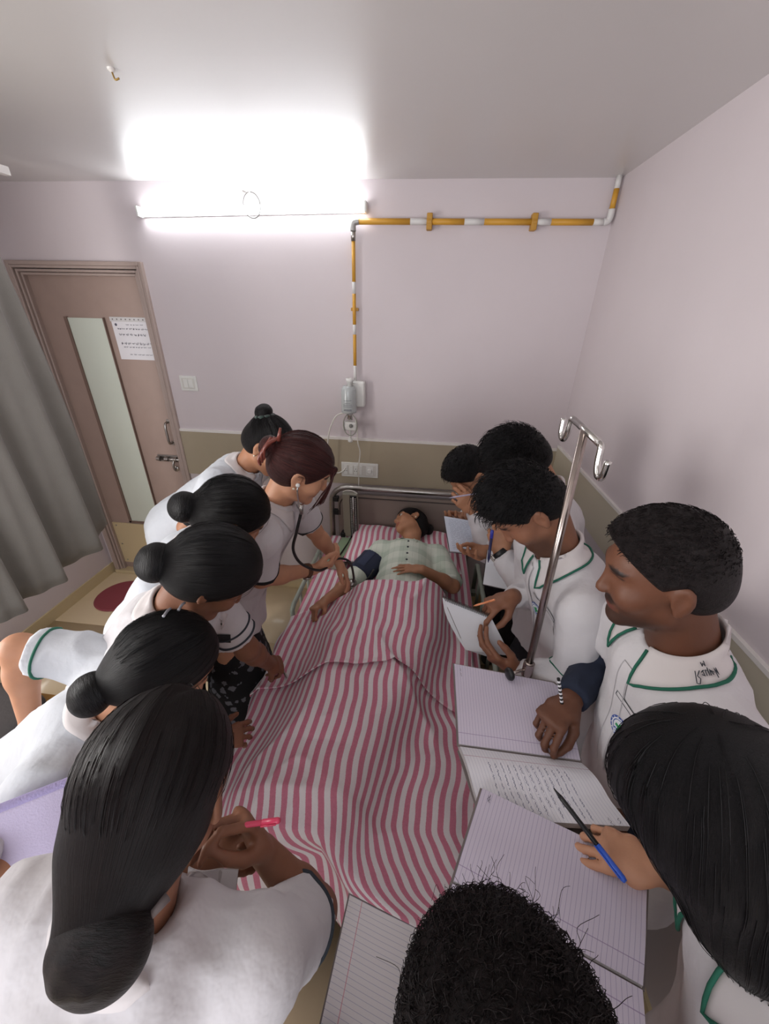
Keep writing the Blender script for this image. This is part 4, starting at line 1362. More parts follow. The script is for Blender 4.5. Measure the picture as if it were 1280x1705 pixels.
for x in (BX0 + .04, BX1 - .04):
    for y in (BY0 + .06, BY1 - .06):
        lg_ = one_tube('leg', [(x, y, 0.37), (x, y, 0.09)], 0.020, M_BEDG, bed)
        MB().lathe([(0.020, -.014), (0.045, -.012), (0.048, 0), (0.045, .012), (0.020, .014)], (x, y, 0.050), (1, 0, 0), 20).build('castor', M_PLASTIC_B, lg_, smooth=True)
# headboard: bent tube frame, panel
hy = 2.335
pts = [(-0.600, hy, 0.10), (-0.600, hy, 0.78)]
for t in np.linspace(0, math.pi / 2, 9): pts.append((-0.600 + 0.11 * (1 - math.cos(t)), hy, 0.815 + 0.11 * math.sin(t)))
for t in np.linspace(math.pi / 2, 0, 9): pts.append((0.345 - 0.11 * (1 - math.cos(t)), hy, 0.815 + 0.11 * math.sin(t)))
pts += [(0.345, hy, 0.78), (0.345, hy, 0.10)]
hf = one_tube('headboard_tube', pts, 0.0185, M_STEEL, bed, n=14)
hp = MB()
pn = []
x0, x1, z0, z1, rr_ = -0.555, 0.300, 0.42, 0.880, 0.07
for cx, cz, a0 in ((x1 - rr_, z1 - rr_, 0), (x0 + rr_, z1 - rr_, 90), (x0 + .01, z0 + .01, 180), (x1 - .01, z0 + .01, 270)):
    r_ = rr_ if a0 < 180 else 0.01
    for k in range(7):
        t = math.radians(a0 + 15 * k); pn.append((cx + r_ * math.cos(t), cz + r_ * math.sin(t)))
n = len(pn)
hp.add([(x, hy - .008, z) for x, z in pn] + [(x, hy + .008, z) for x, z in pn], [tuple(range(n)), tuple(range(2 * n - 1, n - 1, -1))] + [(i, n + i, n + (i + 1) % n, (i + 1) % n) for i in range(n)])
pnl = hp.build('headboard_panel', M_HEADB, bed, bevel=0.002)
one_tube('panel_groove', [(x, hy - .0085, z) for x, z in [(x0 + .012, z0 + .3)] + [(px * 0.972 - 0.0036, 0.405 + (pz_ - 0.405) * 0.955) for px, pz_ in pn[13:6:-1] + pn[6::-1]] + [(x1 - .012, z0 + .3)]], 0.004, mat('panel_groove_dark', srgb(70, 60, 58), rough=0.6), pnl, n=6)
for z in (0.74, 0.84):
    one_box('headboard_bracket', (-0.588, hy - .02, z - .018), (-0.550, hy + .012, z + .018), M_PLASTIC_B, bed, bevel=0.003)
# folding side rails
def side_rail(x, sgn, y0, y1):
    r = one_tube('side_rail', [(x, y0, 0.40), (x, y0, 0.585), (x, y0 + .03, 0.600), (x, y1 - .03, 0.600), (x, y1, 0.585), (x, y1, 0.40)], 0.013, M_BEDG, bed, n=10)
    for k in range(1, 5):
        y = y0 + (y1 - y0) * k / 5
        one_tube('rail_bar', [(x, y, 0.40), (x, y, 0.600)], 0.009, M_BEDG, r, n=8)
    return r
side_rail(BX0 - .022, -1, 1.50, 2.20)
side_rail(BX1 + .060, 1, 1.22, 2.05)
one_box('rail_clamp', (BX1 + .035, 1.56, 0.36), (BX1 + .075, 1.62, 0.56), M_BEDG, bed, bevel=0.004)
for y in (1.25, 2.0): one_box('rail_clamp', (BX1, y - .02, 0.39), (BX1 + .066, y + .02, 0.42), M_BEDG, bed, bevel=0.003)
for y in (1.55, 2.15): one_box('rail_clamp', (BX0 - .03, y - .02, 0.39), (BX0, y + .02, 0.42), M_BEDG, bed, bevel=0.003)

def cloth(name, label, cat, fn, na, nb, parent=None, thick=0.004, material=None, arc=False):
    V, UV = [], []
    for j in range(nb + 1):
        for i in range(na + 1):
            p, uv = fn(i / na, j / nb)
            V.append(p); UV.append(uv)
    F = [(j * (na + 1) + i, j * (na + 1) + i + 1, (j + 1) * (na + 1) + i + 1, (j + 1) * (na + 1) + i) for j in range(nb) for i in range(na)]
    if arc:       # stripes follow the length of cloth, not the plan
        G = np.array(V).reshape(nb + 1, na + 1, 3); U = np.array(UV).reshape(nb + 1, na + 1, 2)
        d_ = np.linalg.norm(np.diff(G[:, :, (0, 2)], axis=1), axis=2)
        cs = np.concatenate([np.zeros((nb + 1, 1)), np.cumsum(d_, axis=1)], 1)
        k0 = int(na * 0.12)
        cs = cs - cs[:, k0:k0 + 1] + U[:, k0:k0 + 1, 0]
        for _ in range(8): cs[1:-1] = (cs[:-2] + cs[1:-1] * 2 + cs[2:]) / 4
        U[:, :, 0] = cs; UV = U.reshape(-1, 2)
    o = link(name, mesh_from(name, V, F, uv=UV), material or M_STRIPE, parent)
    sm = o.modifiers.new('thick', 'SOLIDIFY'); sm.thickness = thick; sm.offset = 1
    if label: tag(o, label, cat)
    return o

# mattress under a striped sheet
mtr = empty('mattress', ((BX0 + BX1) / 2, 1.37, 0.43), 'mattress covered with a pink and white striped sheet on the hospital bed', 'mattress')
f = Field((BX0 - .04, BY0 - .04, 0.41), (BX1 + .04, BY1 + .04, 0.59), 0.012)
def rbox(f, lo, hi, r, k=0):
    lo, hi = A3(lo), A3(hi); c = (lo + hi) / 2; e = (hi - lo) / 2 - r
    def d(X, Y, Z):
        qx, qy, qz = np.abs(X - c[0]) - e[0], np.abs(Y - c[1]) - e[1], np.abs(Z - c[2]) - e[2]
        return np.sqrt(np.maximum(qx, 0) ** 2 + np.maximum(qy, 0) ** 2 + np.maximum(qz, 0) ** 2) + np.minimum(np.maximum(qx, np.maximum(qy, qz)), 0) - r
    return f.put(d, lo, hi, k, 'u')
rbox(f, (BX0, BY0, 0.43), (BX1, BY1, MZ - .006), 0.03)
v, q = f.mesh(1)
link('core', mesh_from('core', v, q), mat('mattress_cover', srgb(150, 140, 150), rough=0.7), mtr)
def sheet_fn(a, b):
    s = BX0 - 0.09 + (BX1 - BX0 + 0.18) * a; y = BY0 + 0.5 + (BY1 + .01 - BY0 - 0.5) * b
    over = max(BX0 + .012 - s, s - BX1 + .012, 0)
    x = min(max(s, BX0 - 0.004), BX1 + 0.004)
    z = MZ - max(0, over - 0.012)
    wr = 0.004 * float(vnoise(A3((s * 9, y * 5, 2.2)))) if over == 0 else 0
    return (x, y, z + wr + 0.001), (s + 0.004 * math.sin(y * 6), y)
cloth('sheet', None, None, sheet_fn, 60, 70, mtr, thick=0.003)

# pillow
pil = empty('pillow', (-0.09, 2.12, MZ), 'plump pink and white striped pillow under the patient\'s head', 'pillow')
V, UV, F = [], [], []
n1, n2 = 48, 32
for side in (1, -1):
    for j in range(n2 + 1):
        for i in range(n1 + 1):
            a, b = i / n1 * 2 - 1, j / n2 * 2 - 1
            edge = max(0.0, (1 - abs(a) ** 3.0)) ** 0.6 * max(0.0, (1 - abs(b) ** 3.0)) ** 0.6
            dent = 0.035 * math.exp(-((a + 0.02) / 0.35) ** 2 - ((b - 0.15) / 0.6) ** 2)
            z = (0.075 * edge - (dent if side > 0 else 0)) * side
            px = 0.36 * a * (1 - 0.06 * (1 - b * b)); pyy = 0.205 * b * (1 - 0.05 * (1 - a * a))
            w = 0.004 * math.sin(a * 17 + b * 4) * (1 - edge)
            V.append((-0.09 + px, 2.10 + pyy + 0.02 * a * -1, MZ + 0.068 + z + w + 0.12 * (pyy + 0.205) * 0.45)); UV.append((px + 0.003 * math.sin(b * 5), pyy))
for s in range(2):
    o_ = s * (n1 + 1) * (n2 + 1)
    for j in range(n2):
        for i in range(n1):
            q_ = (o_ + j * (n1 + 1) + i, o_ + j * (n1 + 1) + i + 1, o_ + (j + 1) * (n1 + 1) + i + 1, o_ + (j + 1) * (n1 + 1) + i)
            F.append(q_ if s == 0 else q_[::-1])
link('pillowcase', mesh_from('pillowcase', V, F, uv=UV), M_STRIPE, pil)
pc = [(-0.44, 1.895, MZ + .075), (-0.455, 1.885, MZ + .078)]
one_tube('corner_tuck', [(-0.452, 2.305, 0.668), (-0.458, 2.312, 0.684), (-0.450, 2.305, 0.694)], 0.008, M_STRIPE, pil, n=8, smooth_path=4)

# covers over the patient
def body_h(x, y):
    xs = np.interp(y, (0.45, 0.62, 0.95, 1.3, 1.6), (-0.32, -0.30, -0.21, -0.11, -0.06))
    w = np.interp(y, (0.45, 0.62, 0.95, 1.15, 1.4, 1.65), (0.17, 0.19, 0.225, 0.245, 0.25, 0.22))
    H = np.interp(y, (0.44, 0.52, 0.60, 0.75, 0.95, 1.2, 1.45, 1.58, 1.7), (0.03, 0.12, 0.165, 0.150, 0.175, 0.205, 0.225, 0.235, 0.20))
    d = (x - xs) / w
    wr = 4.5 if d > 0 else 2.4
    return H / (1 + abs(d) ** (2 * wr) * 0.9 + 0.15 * d * d)
def crease(x, y, s=0.0):
    p = A3((x * 4.5 + y * 1.6 + s, y * 2.6 - x * 1.2 + s, 0.3 + s))
    w = float(vnoise(p * 0.6)) * 1.5
    r = 1 - abs(2 * float(vnoise(p + w)) - 1)
    p2 = A3((x * 9 - y * 5, y * 7 + x * 4, s))
    r2 = 1 - abs(2 * float(vnoise(p2 + w)) - 1)
    return 0.030 * r ** 4 + 0.007 * r2 ** 3
def drape(s, t, edge_y, base, out=0.015, hemfree=1.0):
    ox_ = max(BX0 - s, s - BX1, 0.0); oy_ = max(edge_y - t, 0.0)
    ov = max(ox_, oy_)
    x = min(max(s, BX0), BX1); y = max(t, edge_y)
    z = MZ + base + body_h(x, y) + crease(x, y)
    k = min(1.0, ov / 0.05)
    if ov > 0:
        flare = out + 0.012 * math.sin((s + t) * 22) * k + 0.06 * ov
        if ox_ >= oy_: x += (flare if s > 0 else -flare) * k
        if oy_ >= ox_ * 0.8: y -= flare * k
        z -= max(0.0, ov - 0.02 * k)
    return x, y, z
def lower_fn(a, b):
    s = BX0 - 0.26 + (BX1 - BX0 + 0.42) * a; t = 0.10 + 1.12 * b
    # the foot end of the cover is pulled further out on the right
    ey = 0.515 - 0.14 * min(1.0, max(0.0, (s + 0.20) / 0.30))
    x, y, z = drape(s, t, ey, 0.012)
    wob = 0.010 * math.sin(t * 7 + s * 5) + 0.05 * (float(vnoise(A3((s * 3.2, t * 3.2, 4.0)))) - 0.5) + 0.10 * (z - MZ)
    return (x, y, z), (s + wob, t)
cloth('striped_blanket', 'striped pink cover over the patient\'s legs, hanging over the bed foot', 'blanket', lower_fn, 210, 200, thick=0.004, arc=True)
def upper_fn(a, b):
    s = BX0 - 0.06 + (BX1 - BX0 + 0.02) * a
    mid = math.exp(-((s + 0.08) / 0.22) ** 2)
    t0 = 0.985 + 0.085 * mid - 0.05 * max(0, (s - 0.12) / 0.2) + 0.02 * math.sin(s * 9); t1 = 1.55 + 0.015 * math.sin(s * 9) - 0.045 * mid
    t1 = t1 - 0.12 * max(0.0, (-0.33 - s) / 0.25)
    t = t0 + (t1 - t0) * b
    x, y, z = drape(s, t, -9.0, 0.024)
    hem = 0.010 * math.exp(-(b / 0.04) ** 2) + 0.006 * math.exp(-((1 - b) / 0.03) ** 2)
    wob = 0.05 * (float(vnoise(A3((s * 2.6 + 7, t * 2.4, 1.0)))) - 0.5) + 0.10 * (z - MZ)
    return (x, y, z + hem), (s + wob + 0.015, t)
cloth('striped_top_sheet', 'striped pink sheet drawn up to the patient\'s waist, hem across the thighs', 'sheet', upper_fn, 190, 110, thick=0.004, arc=True)

# ---- mercury blood pressure box on the mattress
bp = empty('blood_pressure_monitor', (-0.46, 2.12, MZ), 'open mercury blood pressure box standing by the pillow, lid upright', 'medical device')
M_BPG = mat('pale_green_enamel', srgb(150, 172, 140), rough=0.35)
M_BPL = mat('grey_enamel', srgb(150, 148, 136), rough=0.4, noise=0.1, nscale=20)
Rz = Matrix.Translation((-0.475, 2.06, MZ + .006)) @ Matrix.Rotation(math.radians(-6), 4, 'Z')
MB().box((-0.055, -0.16, 0.0), (0.055, 0.16, 0.042), Rz).build('base_box', M_BPL, bp, bevel=0.004)
MB().box((-0.047, -0.150, 0.036), (0.047, 0.150, 0.045), Rz).build('base_tray', M_BPG, bp, bevel=0.003)
MB().box((-0.018, -0.085, 0.045), (0.004, -0.065, 0.060), Rz).build('catch', M_BPG, bp, bevel=0.003)
lidM = Rz @ Matrix.Translation((0.01, 0.165, 0.045)) @ Matrix.Rotation(math.radians(3), 4, 'X')
lid = MB().box((-0.050, 0.0, 0.0), (0.050, 0.030, 0.330), lidM).build('lid', M_BPL, bp, bevel=0.006)
MB().box((0.004, -0.008, 0.0), (0.048, 0.002, 0.318), lidM).build('scale_plate', M_PLASTIC_B, lid, bevel=0.002)
MB().box((-0.046, -0.004, 0.004), (0.0, 0.002, 0.322), lidM).build('lid_lining', mat('cream_enamel', srgb(152, 146, 132), rough=0.4), lid, bevel=0.002)
tb = MB().tube([lidM @ Vector((0.026, -0.011, 0.01)), lidM @ Vector((0.026, -0.011, 0.315))], 0.0042, 10).build('mercury_tube', M_CHROME, lid, smooth=True)
for sx in (0.0125, 0.0395):
    m = MB()
    for k in range(26):
        z = 0.02 + k * 0.0112
        m.box((sx - 0.004, -0.0092, z), (sx + 0.004, -0.0085, z + 0.0035), lidM)
    m.build('scale_marks', M_PLASTIC_W, lid)
one_tube('lid_handle', [lidM @ Vector((-0.048, 0.012, 0.331)), lidM @ Vector((-0.02, 0.012, 0.345)), lidM @ Vector((0.02, 0.012, 0.345)), lidM @ Vector((0.048, 0.012, 0.329))], 0.004, M_HOSE, lid, n=8, smooth_path=5)
MB().box((-0.060, 0.150, 0.04), (-0.030, 0.200, 0.075), Rz).build('hinge_block', M_PLASTIC_B, bp, bevel=0.004)
one_tube('stay', [Rz @ Vector((0.015, 0.165, 0.10)), Rz @ Vector((0.012, 0.155, 0.045)), Rz @ Vector((0.012, 0.0, 0.052)), Rz @ Vector((0.005, -0.12, 0.052))], 0.0045, M_PLASTIC_B, bp, n=8, smooth_path=6)

SK_PAT = skin_material('patient_brown_skin', srgb(176, 126, 96), srgb(156, 90, 80), srgb(44, 32, 28))

# ================================================================ PATIENT
M_CHECK = mat('pale_green_check_cotton', srgb(190, 200, 186), rough=0.9, spec=0.15)
nt, N_, L_, b_ = nodes_of(M_CHECK)
tc = N_.new('ShaderNodeTexCoord'); sx_ = N_.new('ShaderNodeSeparateXYZ'); L_.new(tc.outputs['Object'], sx_.inputs[0])
def bars(o, off, per, wd):
    fr = math_node(nt, 'FRACT', math_node(nt, 'DIVIDE', math_node(nt, 'ADD', o, off), per))
    return math_node(nt, 'LESS_THAN', fr, wd)
ck = math_node(nt, 'MULTIPLY', math_node(nt, 'ADD', bars(sx_.outputs[0], 9.02, 0.105, 0.45), bars(sx_.outputs[1], 9.0, 0.105, 0.45)), 0.5)
th = math_node(nt, 'MAXIMUM', bars(sx_.outputs[0], 9.0, 0.0525, 0.05), bars(sx_.outputs[1], 9.0, 0.0525, 0.05))
cc = mix_col(nt, ck, srgb(218, 224, 212), srgb(186, 199, 184))
L_.new(mix_col(nt, math_node(nt, 'MULTIPLY', th, 0.25), cc, srgb(150, 160, 146)), b_.inputs['Base Color'])

pat = person('patient in a pale green check shirt lying on the bed, head turned aside',
    head=(-0.052, 2.175, 0.775), look=(-0.94, -0.12, 0.34), upv=(-0.12, 0.98, 0.10), neck=(-0.045, 2.00, 0.70), pelvis=(-0.07, 1.36, 0.665), front=(0, 0, 1), skin=SK_PAT,
    hair=dict(style='bun', bun=(0.0, -0.128, 0.0), bun_r=(0.036, 0.032, 0.036), g=0.009, strands=200), hair_mat=M_HAIR,
    arms=[dict(side=1, sh=(-0.215, 1.945, 0.70), el=(-0.345, 1.665, 0.665), wr=(-0.435, 1.475, 0.688), hd=(-0.62, -0.75, -0.12), bk=(-0.35, 0.30, 0.9), curl=((55, 80, 50), (60, 85, 50), (62, 85, 50), (65, 85, 50)), thumb='over', frac=1.08),
          dict(side=-1, sh=(0.125, 1.945, 0.70), el=(0.205, 1.690, 0.680), wr=(0.035, 1.630, 0.815), hd=(-0.97, 0.05, -0.02), bk=(0.05, 0.10, 1), curl=((12, 16, 12), (10, 14, 12), (12, 16, 12), (14, 18, 14)), thumb='along', frac=0.96, spread=7)],
    coat_mat=M_CHECK, sleeve='short', hem=0.05, collar='small', lower='none', lying=True, eyes=True, fold_amp=0.006, seed=3.3,
    legs={1: [(-0.155, 1.34, 0.655), (-0.26, 0.95, 0.655), (-0.33, 0.60, 0.62)], -1: [(0.0, 1.34, 0.655), (-0.12, 0.95, 0.655), (-0.23, 0.60, 0.62)]})
# placket with buttons
V, F = decal(pat['bvh'], (-0.05, 1.80, 0.80), (0, 0, -1), (0, 1, 0), *grid2d(0.030, 0.26, 3, 22), off=0.0022)
pl_ = link('placket', mesh_from('placket', V, F), M_CHECK, pat['root'])
for k in range(4):
    h = pat['bvh'].ray_cast(Vector((-0.05, 1.905 - k * 0.058, 1.2)), Vector((0, 0, -1)))
    MB().lathe([(0.0058, 0), (0.0058, 0.003), (0.003, 0.004)], h[0] + h[1] * 0.0025, h[1], 14).build('button', M_THREAD, pl_, smooth=True)
ear_ring = pat['toW']((-0.082, 0.0, -0.040))
link('earring', mesh_from('earring', *ball(pat['toW']((-0.084, -0.001, -0.040)), 0.005)), mat('pearl', srgb(226, 214, 190), rough=0.2), pat['root'])
link('earring', mesh_from('earring', *ball(pat['toW']((0.084, -0.001, -0.040)), 0.005)), MATS['pearl'], pat['root'])
# rolled sleeve at the right elbow
f = Field((-0.46, 1.55, 0.56), (-0.26, 1.76, 0.76), 0.005)
f.cap((-0.338, 1.685, 0.657), (-0.368, 1.622, 0.652), 0.054, 0.047, k=0.0, flat=True)
v, q = f.mesh(1); v = folds(v, q, 0.006, 22, (-0.4, -0.9, 0), 1.0)
link('rolled_sleeve', mesh_from('rolled_sleeve', v, q), M_CHECK, pat['root'])

# blood pressure cuff on the upper arm
cuf = empty('blood_pressure_cuff', (-0.29, 1.79, 0.60), 'navy blue blood pressure cuff wrapped round the patient\'s upper arm', 'cuff')
f = Field((-0.46, 1.60, 0.54), (-0.14, 1.98, 0.80), 0.0055)
f.ecap((-0.247, 1.862, 0.688), (-0.312, 1.725, 0.668), (0.9, -0.4, 0), 0.077, 0.073, 0.073, 0.068, k=0, flat=True)
v, q = f.mesh(1); v = folds(v, q, 0.005, 16, (1, -0.3, 0), 2.0)
cb = BVHTree.FromPolygons([Vector(p) for p in v.tolist()], q.tolist())
M_CUFF = mat('navy_cuff_cloth', srgb(40, 46, 68), rough=0.85, bump=0.3, bscale=200)
co_ = link('wrap', mesh_from('wrap', v, q), M_CUFF, cuf)
V, F = decal(cb, (-0.275, 1.795, 0.74), (0.15, 0.1, -1), (-0.42, -0.9, 0), *grid2d(0.05, 0.13, 8, 10), off=0.003)
link('flap', mesh_from('flap', V, F), mat('navy_flap', srgb(48, 56, 82), rough=0.8), co_)
one_tube('air_hose', [(-0.235, 1.735, 0.70), (-0.225, 1.70, 0.735), (-0.235, 1.665, 0.725), (-0.26, 1.66, 0.69)], 0.005, M_PLASTIC_B, cuf, n=8, smooth_path=6)
one_tube('air_hose', [(-0.330, 1.80, 0.715), (-0.37, 1.85, 0.66), (-0.40, 1.92, 0.605), (-0.45, 1.98, 0.612)], 0.0045, M_PLASTIC_B, cuf, n=8, smooth_path=8)

# ================================================================ STUDENTS, LEFT SIDE
M_FLORAL = mat('black_floral_cotton', srgb(26, 26, 30), rough=0.9)
nt, N_, L_, b_ = nodes_of(M_FLORAL)
tc = N_.new('ShaderNodeTexCoord'); vo = N_.new('ShaderNodeTexVoronoi'); vo.inputs['Scale'].default_value = 22
L_.new(tc.outputs['Object'], vo.inputs['Vector'])
nz = N_.new('ShaderNodeTexNoise'); nz.inputs['Scale'].default_value = 70; L_.new(tc.outputs['Object'], nz.inputs['Vector'])
pet = math_node(nt, 'LESS_THAN', math_node(nt, 'ADD', vo.outputs['Distance'], math_node(nt, 'MULTIPLY', nz.outputs['Fac'], 0.5)), 0.60)
L_.new(mix_col(nt, pet, srgb(22, 22, 26), srgb(112, 112, 120)), b_.inputs['Base Color'])
BLK2 = [(0.004, 0.016, M_BLACK)]
w1 = person('woman nearest the back wall, black hair in a high bun with a green tie',
    head=(-0.655, 1.535, 1.462), look=(0.72, -0.10, -0.68), upv=(0.6, 0, 0.75), neck=(-0.775, 1.550, 1.345), pelvis=(-1.20, 1.58, 1.00), front=(1, -0.15, 0), skin=SK_MED,
    hair=dict(style='bun', bun=(0.0, -0.100, 0.090), bun_r=(0.038, 0.034, 0.038), g=0.009, strands=220), coat_mat=M_COAT2, sleeve='short', band=BLK2, collar='shirt', seed=1.0, lower='trousers')
w2 = person('woman with auburn hair clipped up, listening through a stethoscope at the patient\'s arm',
    head=(-0.410, 1.215, 1.492), look=(0.80, 0.22, -0.56), upv=(0.5, 0, 0.86), neck=(-0.515, 1.21, 1.355), pelvis=(-0.775, 1.20, 0.90), front=(1, 0.05, -0.1), skin=SK_LIGHT,
    hair=dict(style='bun', bun=(0.0, -0.128, 0.010), bun_r=(0.036, 0.034, 0.040), g=0.011, strands=340, extra=[((0.04, 0.085, 0.075), (0.055, 0.090, 0.045), 0.012, 0.006, 0.01)]), hair_mat=M_HAIR_R,
    arms=[dict(side=1, sh=(-0.525, 1.055, 1.300), el=(-0.570, 1.115, 1.085), wr=(-0.425, 1.300, 1.005), hd=(0.86, 0.45, 0.10), bk=(0.1, -0.75, -0.6), curl=((40, 35, 20), (38, 36, 20), (35, 35, 20), (32, 34, 20)), thumb='along', frac=0.82),
          dict(side=-1, sh=(-0.500, 1.365, 1.300), el=(-0.462, 1.455, 1.105), wr=(-0.375, 1.520, 0.905), hd=(0.55, -0.10, -0.82), bk=(0.75, 0.30, 0.55), curl=((20, 22, 18), (18, 20, 18), (24, 24, 20), (30, 26, 22)), thumb='along', frac=0.80)],
    sleeve='short', band=[(0.0, 0.018, M_BLACK)], collar='shirt', lower='skirt', lower_mat=M_FLORAL, hem=0.14, seed=2.0)
w3 = person('woman between the auburn-haired one and the pen holder, black bun, face down',
    head=(-0.566, 0.985, 1.412), look=(0.64, 0.34, -0.70), upv=(0.6, 0.3, 0.7), neck=(-0.690, 0.985, 1.295), pelvis=(-0.99, 1.00, 0.88), front=(1, 0, 0), skin=SK_MED,
    hair=dict(style='bun', bun=(0.0, -0.122, -0.045), bun_r=(0.046, 0.046, 0.046), g=0.013, strands=340), sleeve='short', coat_mat=M_COAT2, band=BLK2, seed=4.0, lower='trousers')
w4 = person('woman with a black bun reaching a bare arm and pen down to the cover',
    head=(-0.508, 0.748, 1.380), look=(0.56, 0.30, -0.78), upv=(0.7, 0.35, 0.6), neck=(-0.630, 0.735, 1.265), pelvis=(-0.93, 0.74, 0.86), front=(1, 0.1, 0), skin=SK_DARK,
    hair=dict(style='bun', bun=(0.0, -0.118, -0.050), side_cut=False, bun_r=(0.050, 0.045, 0.048), g=0.018, strands=240),
    arms=[dict(side=-1, sh=(-0.585, 0.835, 1.205), el=(-0.530, 0.870, 0.985), wr=(-0.525, 0.990, 0.780), hd=(0.28, 0.62, -0.70), bk=(0.65, -0.1, 0.75), curl=((45, 55, 35), (48, 55, 35), (50, 58, 35), (52, 58, 35)), thumb='pinch', frac=0.72),
          dict(side=1, el=(-0.66, 0.56, 0.98), wr=(-0.56, 0.66, 0.82), hd=(0.6, 0.6, -0.4), bk=(0, -0.5, 0.8))],
    sleeve='short', band=[(0.020, 0.005, M_THREAD), (0.055, 0.004, M_THREAD)], seed=5.0, lower='trousers')
w5 = person('woman with shiny clips in her black hair, bending with one hand on hip',
    head=(-0.530, 0.548, 1.275), look=(0.56, 0.52, -0.64), upv=(0.5, 0.45, 0.72), neck=(-0.655, 0.515, 1.165), pelvis=(-0.99, 0.43, 0.85), front=(1, 0.12, -0.2), skin=SK_LIGHT,
    hair=dict(style='bun', bun=(0.0, -0.108, -0.080), bun_r=(0.043, 0.040, 0.044), g=0.010, strands=300),
    arms=[dict(side=-1, sh=(-0.725, 0.650, 1.135), el=(-0.990, 0.610, 1.195), wr=(-1.005, 0.560, 0.965), hd=(0.25, -0.6, -0.75), bk=(-0.9, 0.2, 0.1), curl=(30, 30, 30, 30), frac=0.86)],
    sleeve='short', coat_mat=M_COAT2, band=[(0.028, 0.005, M_GREEN)], seed=6.0, lower='trousers')
w6 = person('woman in the foreground seen from behind, dark brown hair in a large low bun, writing',
    head=(-0.318, 0.262, 1.408), look=(-0.06, 0.88, -0.44), upv=(0.0, 0.40, 0.90), neck=(-0.340, 0.165, 1.270), pelvis=(-0.38, -0.06, 0.84), front=(0.25, 1, 0), skin=SK_DARK,
    hair=dict(style='bun', bun=(0.012, -0.118, -0.085), bun_r=(0.050, 0.040, 0.052), g=0.013, strands=180, part=0.012, neckcut=-0.10, extra=[((0, -0.08, -0.03), (-0.006, -0.115, -0.085), 0.055, 0.034, 0.03)]), hair_mat=M_HAIR_B,
    arms=[dict(side=1, sh=(-0.180, 0.165, 1.205), el=(-0.140, 0.285, 0.985), wr=(-0.225, 0.300, 1.150), hd=(-0.45, 0.25, 0.78), bk=(0.55, 0.65, -0.1), curl=((50, 45, 30), (52, 48, 30), (55, 50, 30), (58, 52, 30)), thumb='pinch', frac=0.75),
          dict(side=-1, sh=(-0.485, 0.165, 1.235), el=(-0.480, 0.260, 0.985), wr=(-0.330, 0.330, 1.050), hd=(0.85, 0.05, 0.35), bk=(0.1, 0.5, -0.8), curl=((45, 50, 30), (45, 50, 30), (48, 50, 30), (50, 50, 30)), thumb='pinch', frac=0.75)],
    sleeve='short', band=[(0.020, 0.004, M_THREAD)], collar='small', seed=7.0, lower='trousers', width=1.02)

# ================================================================ STUDENTS, RIGHT SIDE
SHORT = dict(style='short', hl=0.018, g=0.006, strands=1500, slen=0.034, top=0.012, comb=(0, 0.7, 0.1), neckcut=-0.07)
m1 = person('young man nearest the headboard, short black hair, bent low over his pen',
    head=(0.212, 1.668, 1.338), look=(-0.50, -0.30, -0.80), upv=(-0.7, -0.3, 0.6), neck=(0.330, 1.775, 1.285), pelvis=(0.565, 1.95, 0.90), front=(-0.85, -0.5, 0), skin=SK_MED, male=True,
    hair=dict(SHORT, slen=0.022, top=0.004), coat_mat=M_COAT, sleeve='long',
    arms=[dict(side=-1, sh=(0.355, 1.625, 1.235), el=(0.330, 1.500, 1.035), wr=(0.235, 1.520, 1.225), hd=(-0.62, -0.15, 0.60), bk=(0.3, -0.9, 0.1), curl=((45, 50, 30), (50, 55, 30), (55, 58, 30), (60, 60, 30)), thumb='pinch'),
          dict(side=1, sh=(0.32, 1.92, 1.22), el=(0.28, 1.90, 0.98), wr=(0.235, 1.74, 1.08), hd=(-0.5, -0.8, 0.1), bk=(0.3, 0.3, -0.9), thumb='along')],
    collar='shirt', piping=M_GREEN, seed=8.0, lower='trousers')
m2 = person('young man with thick black hair second from the back wall, holding a blue pen',
    head=(0.335, 1.345, 1.512), look=(-0.66, -0.14, -0.74), upv=(-0.66, -0.1, 0.72), neck=(0.460, 1.360, 1.390), pelvis=(0.605, 1.38, 0.90), front=(-1, -0.15, 0), skin=SK_MED, male=True,
    hair=dict(SHORT, slen=0.046, top=0.022, strands=1800), sleeve='long',
    arms=[dict(side=-1, sh=(0.470, 1.215, 1.310), el=(0.430, 1.200, 1.065), wr=(0.322, 1.290, 1.160), hd=(-0.25, 0.30, 0.85), bk=(-0.2, -0.9, 0.2), curl=((40, 45, 30), (46, 50, 30), (50, 55, 30), (55, 58, 30)), thumb='pinch'),
          dict(side=1, sh=(0.455, 1.52, 1.31), el=(0.420, 1.56, 1.06), wr=(0.300, 1.44, 1.075), hd=(-0.7, -0.6, 0.05), bk=(0.2, 0.2, -0.9), thumb='along')],
    collar='shirt', piping=M_GREEN, seed=9.0, lower='trousers')
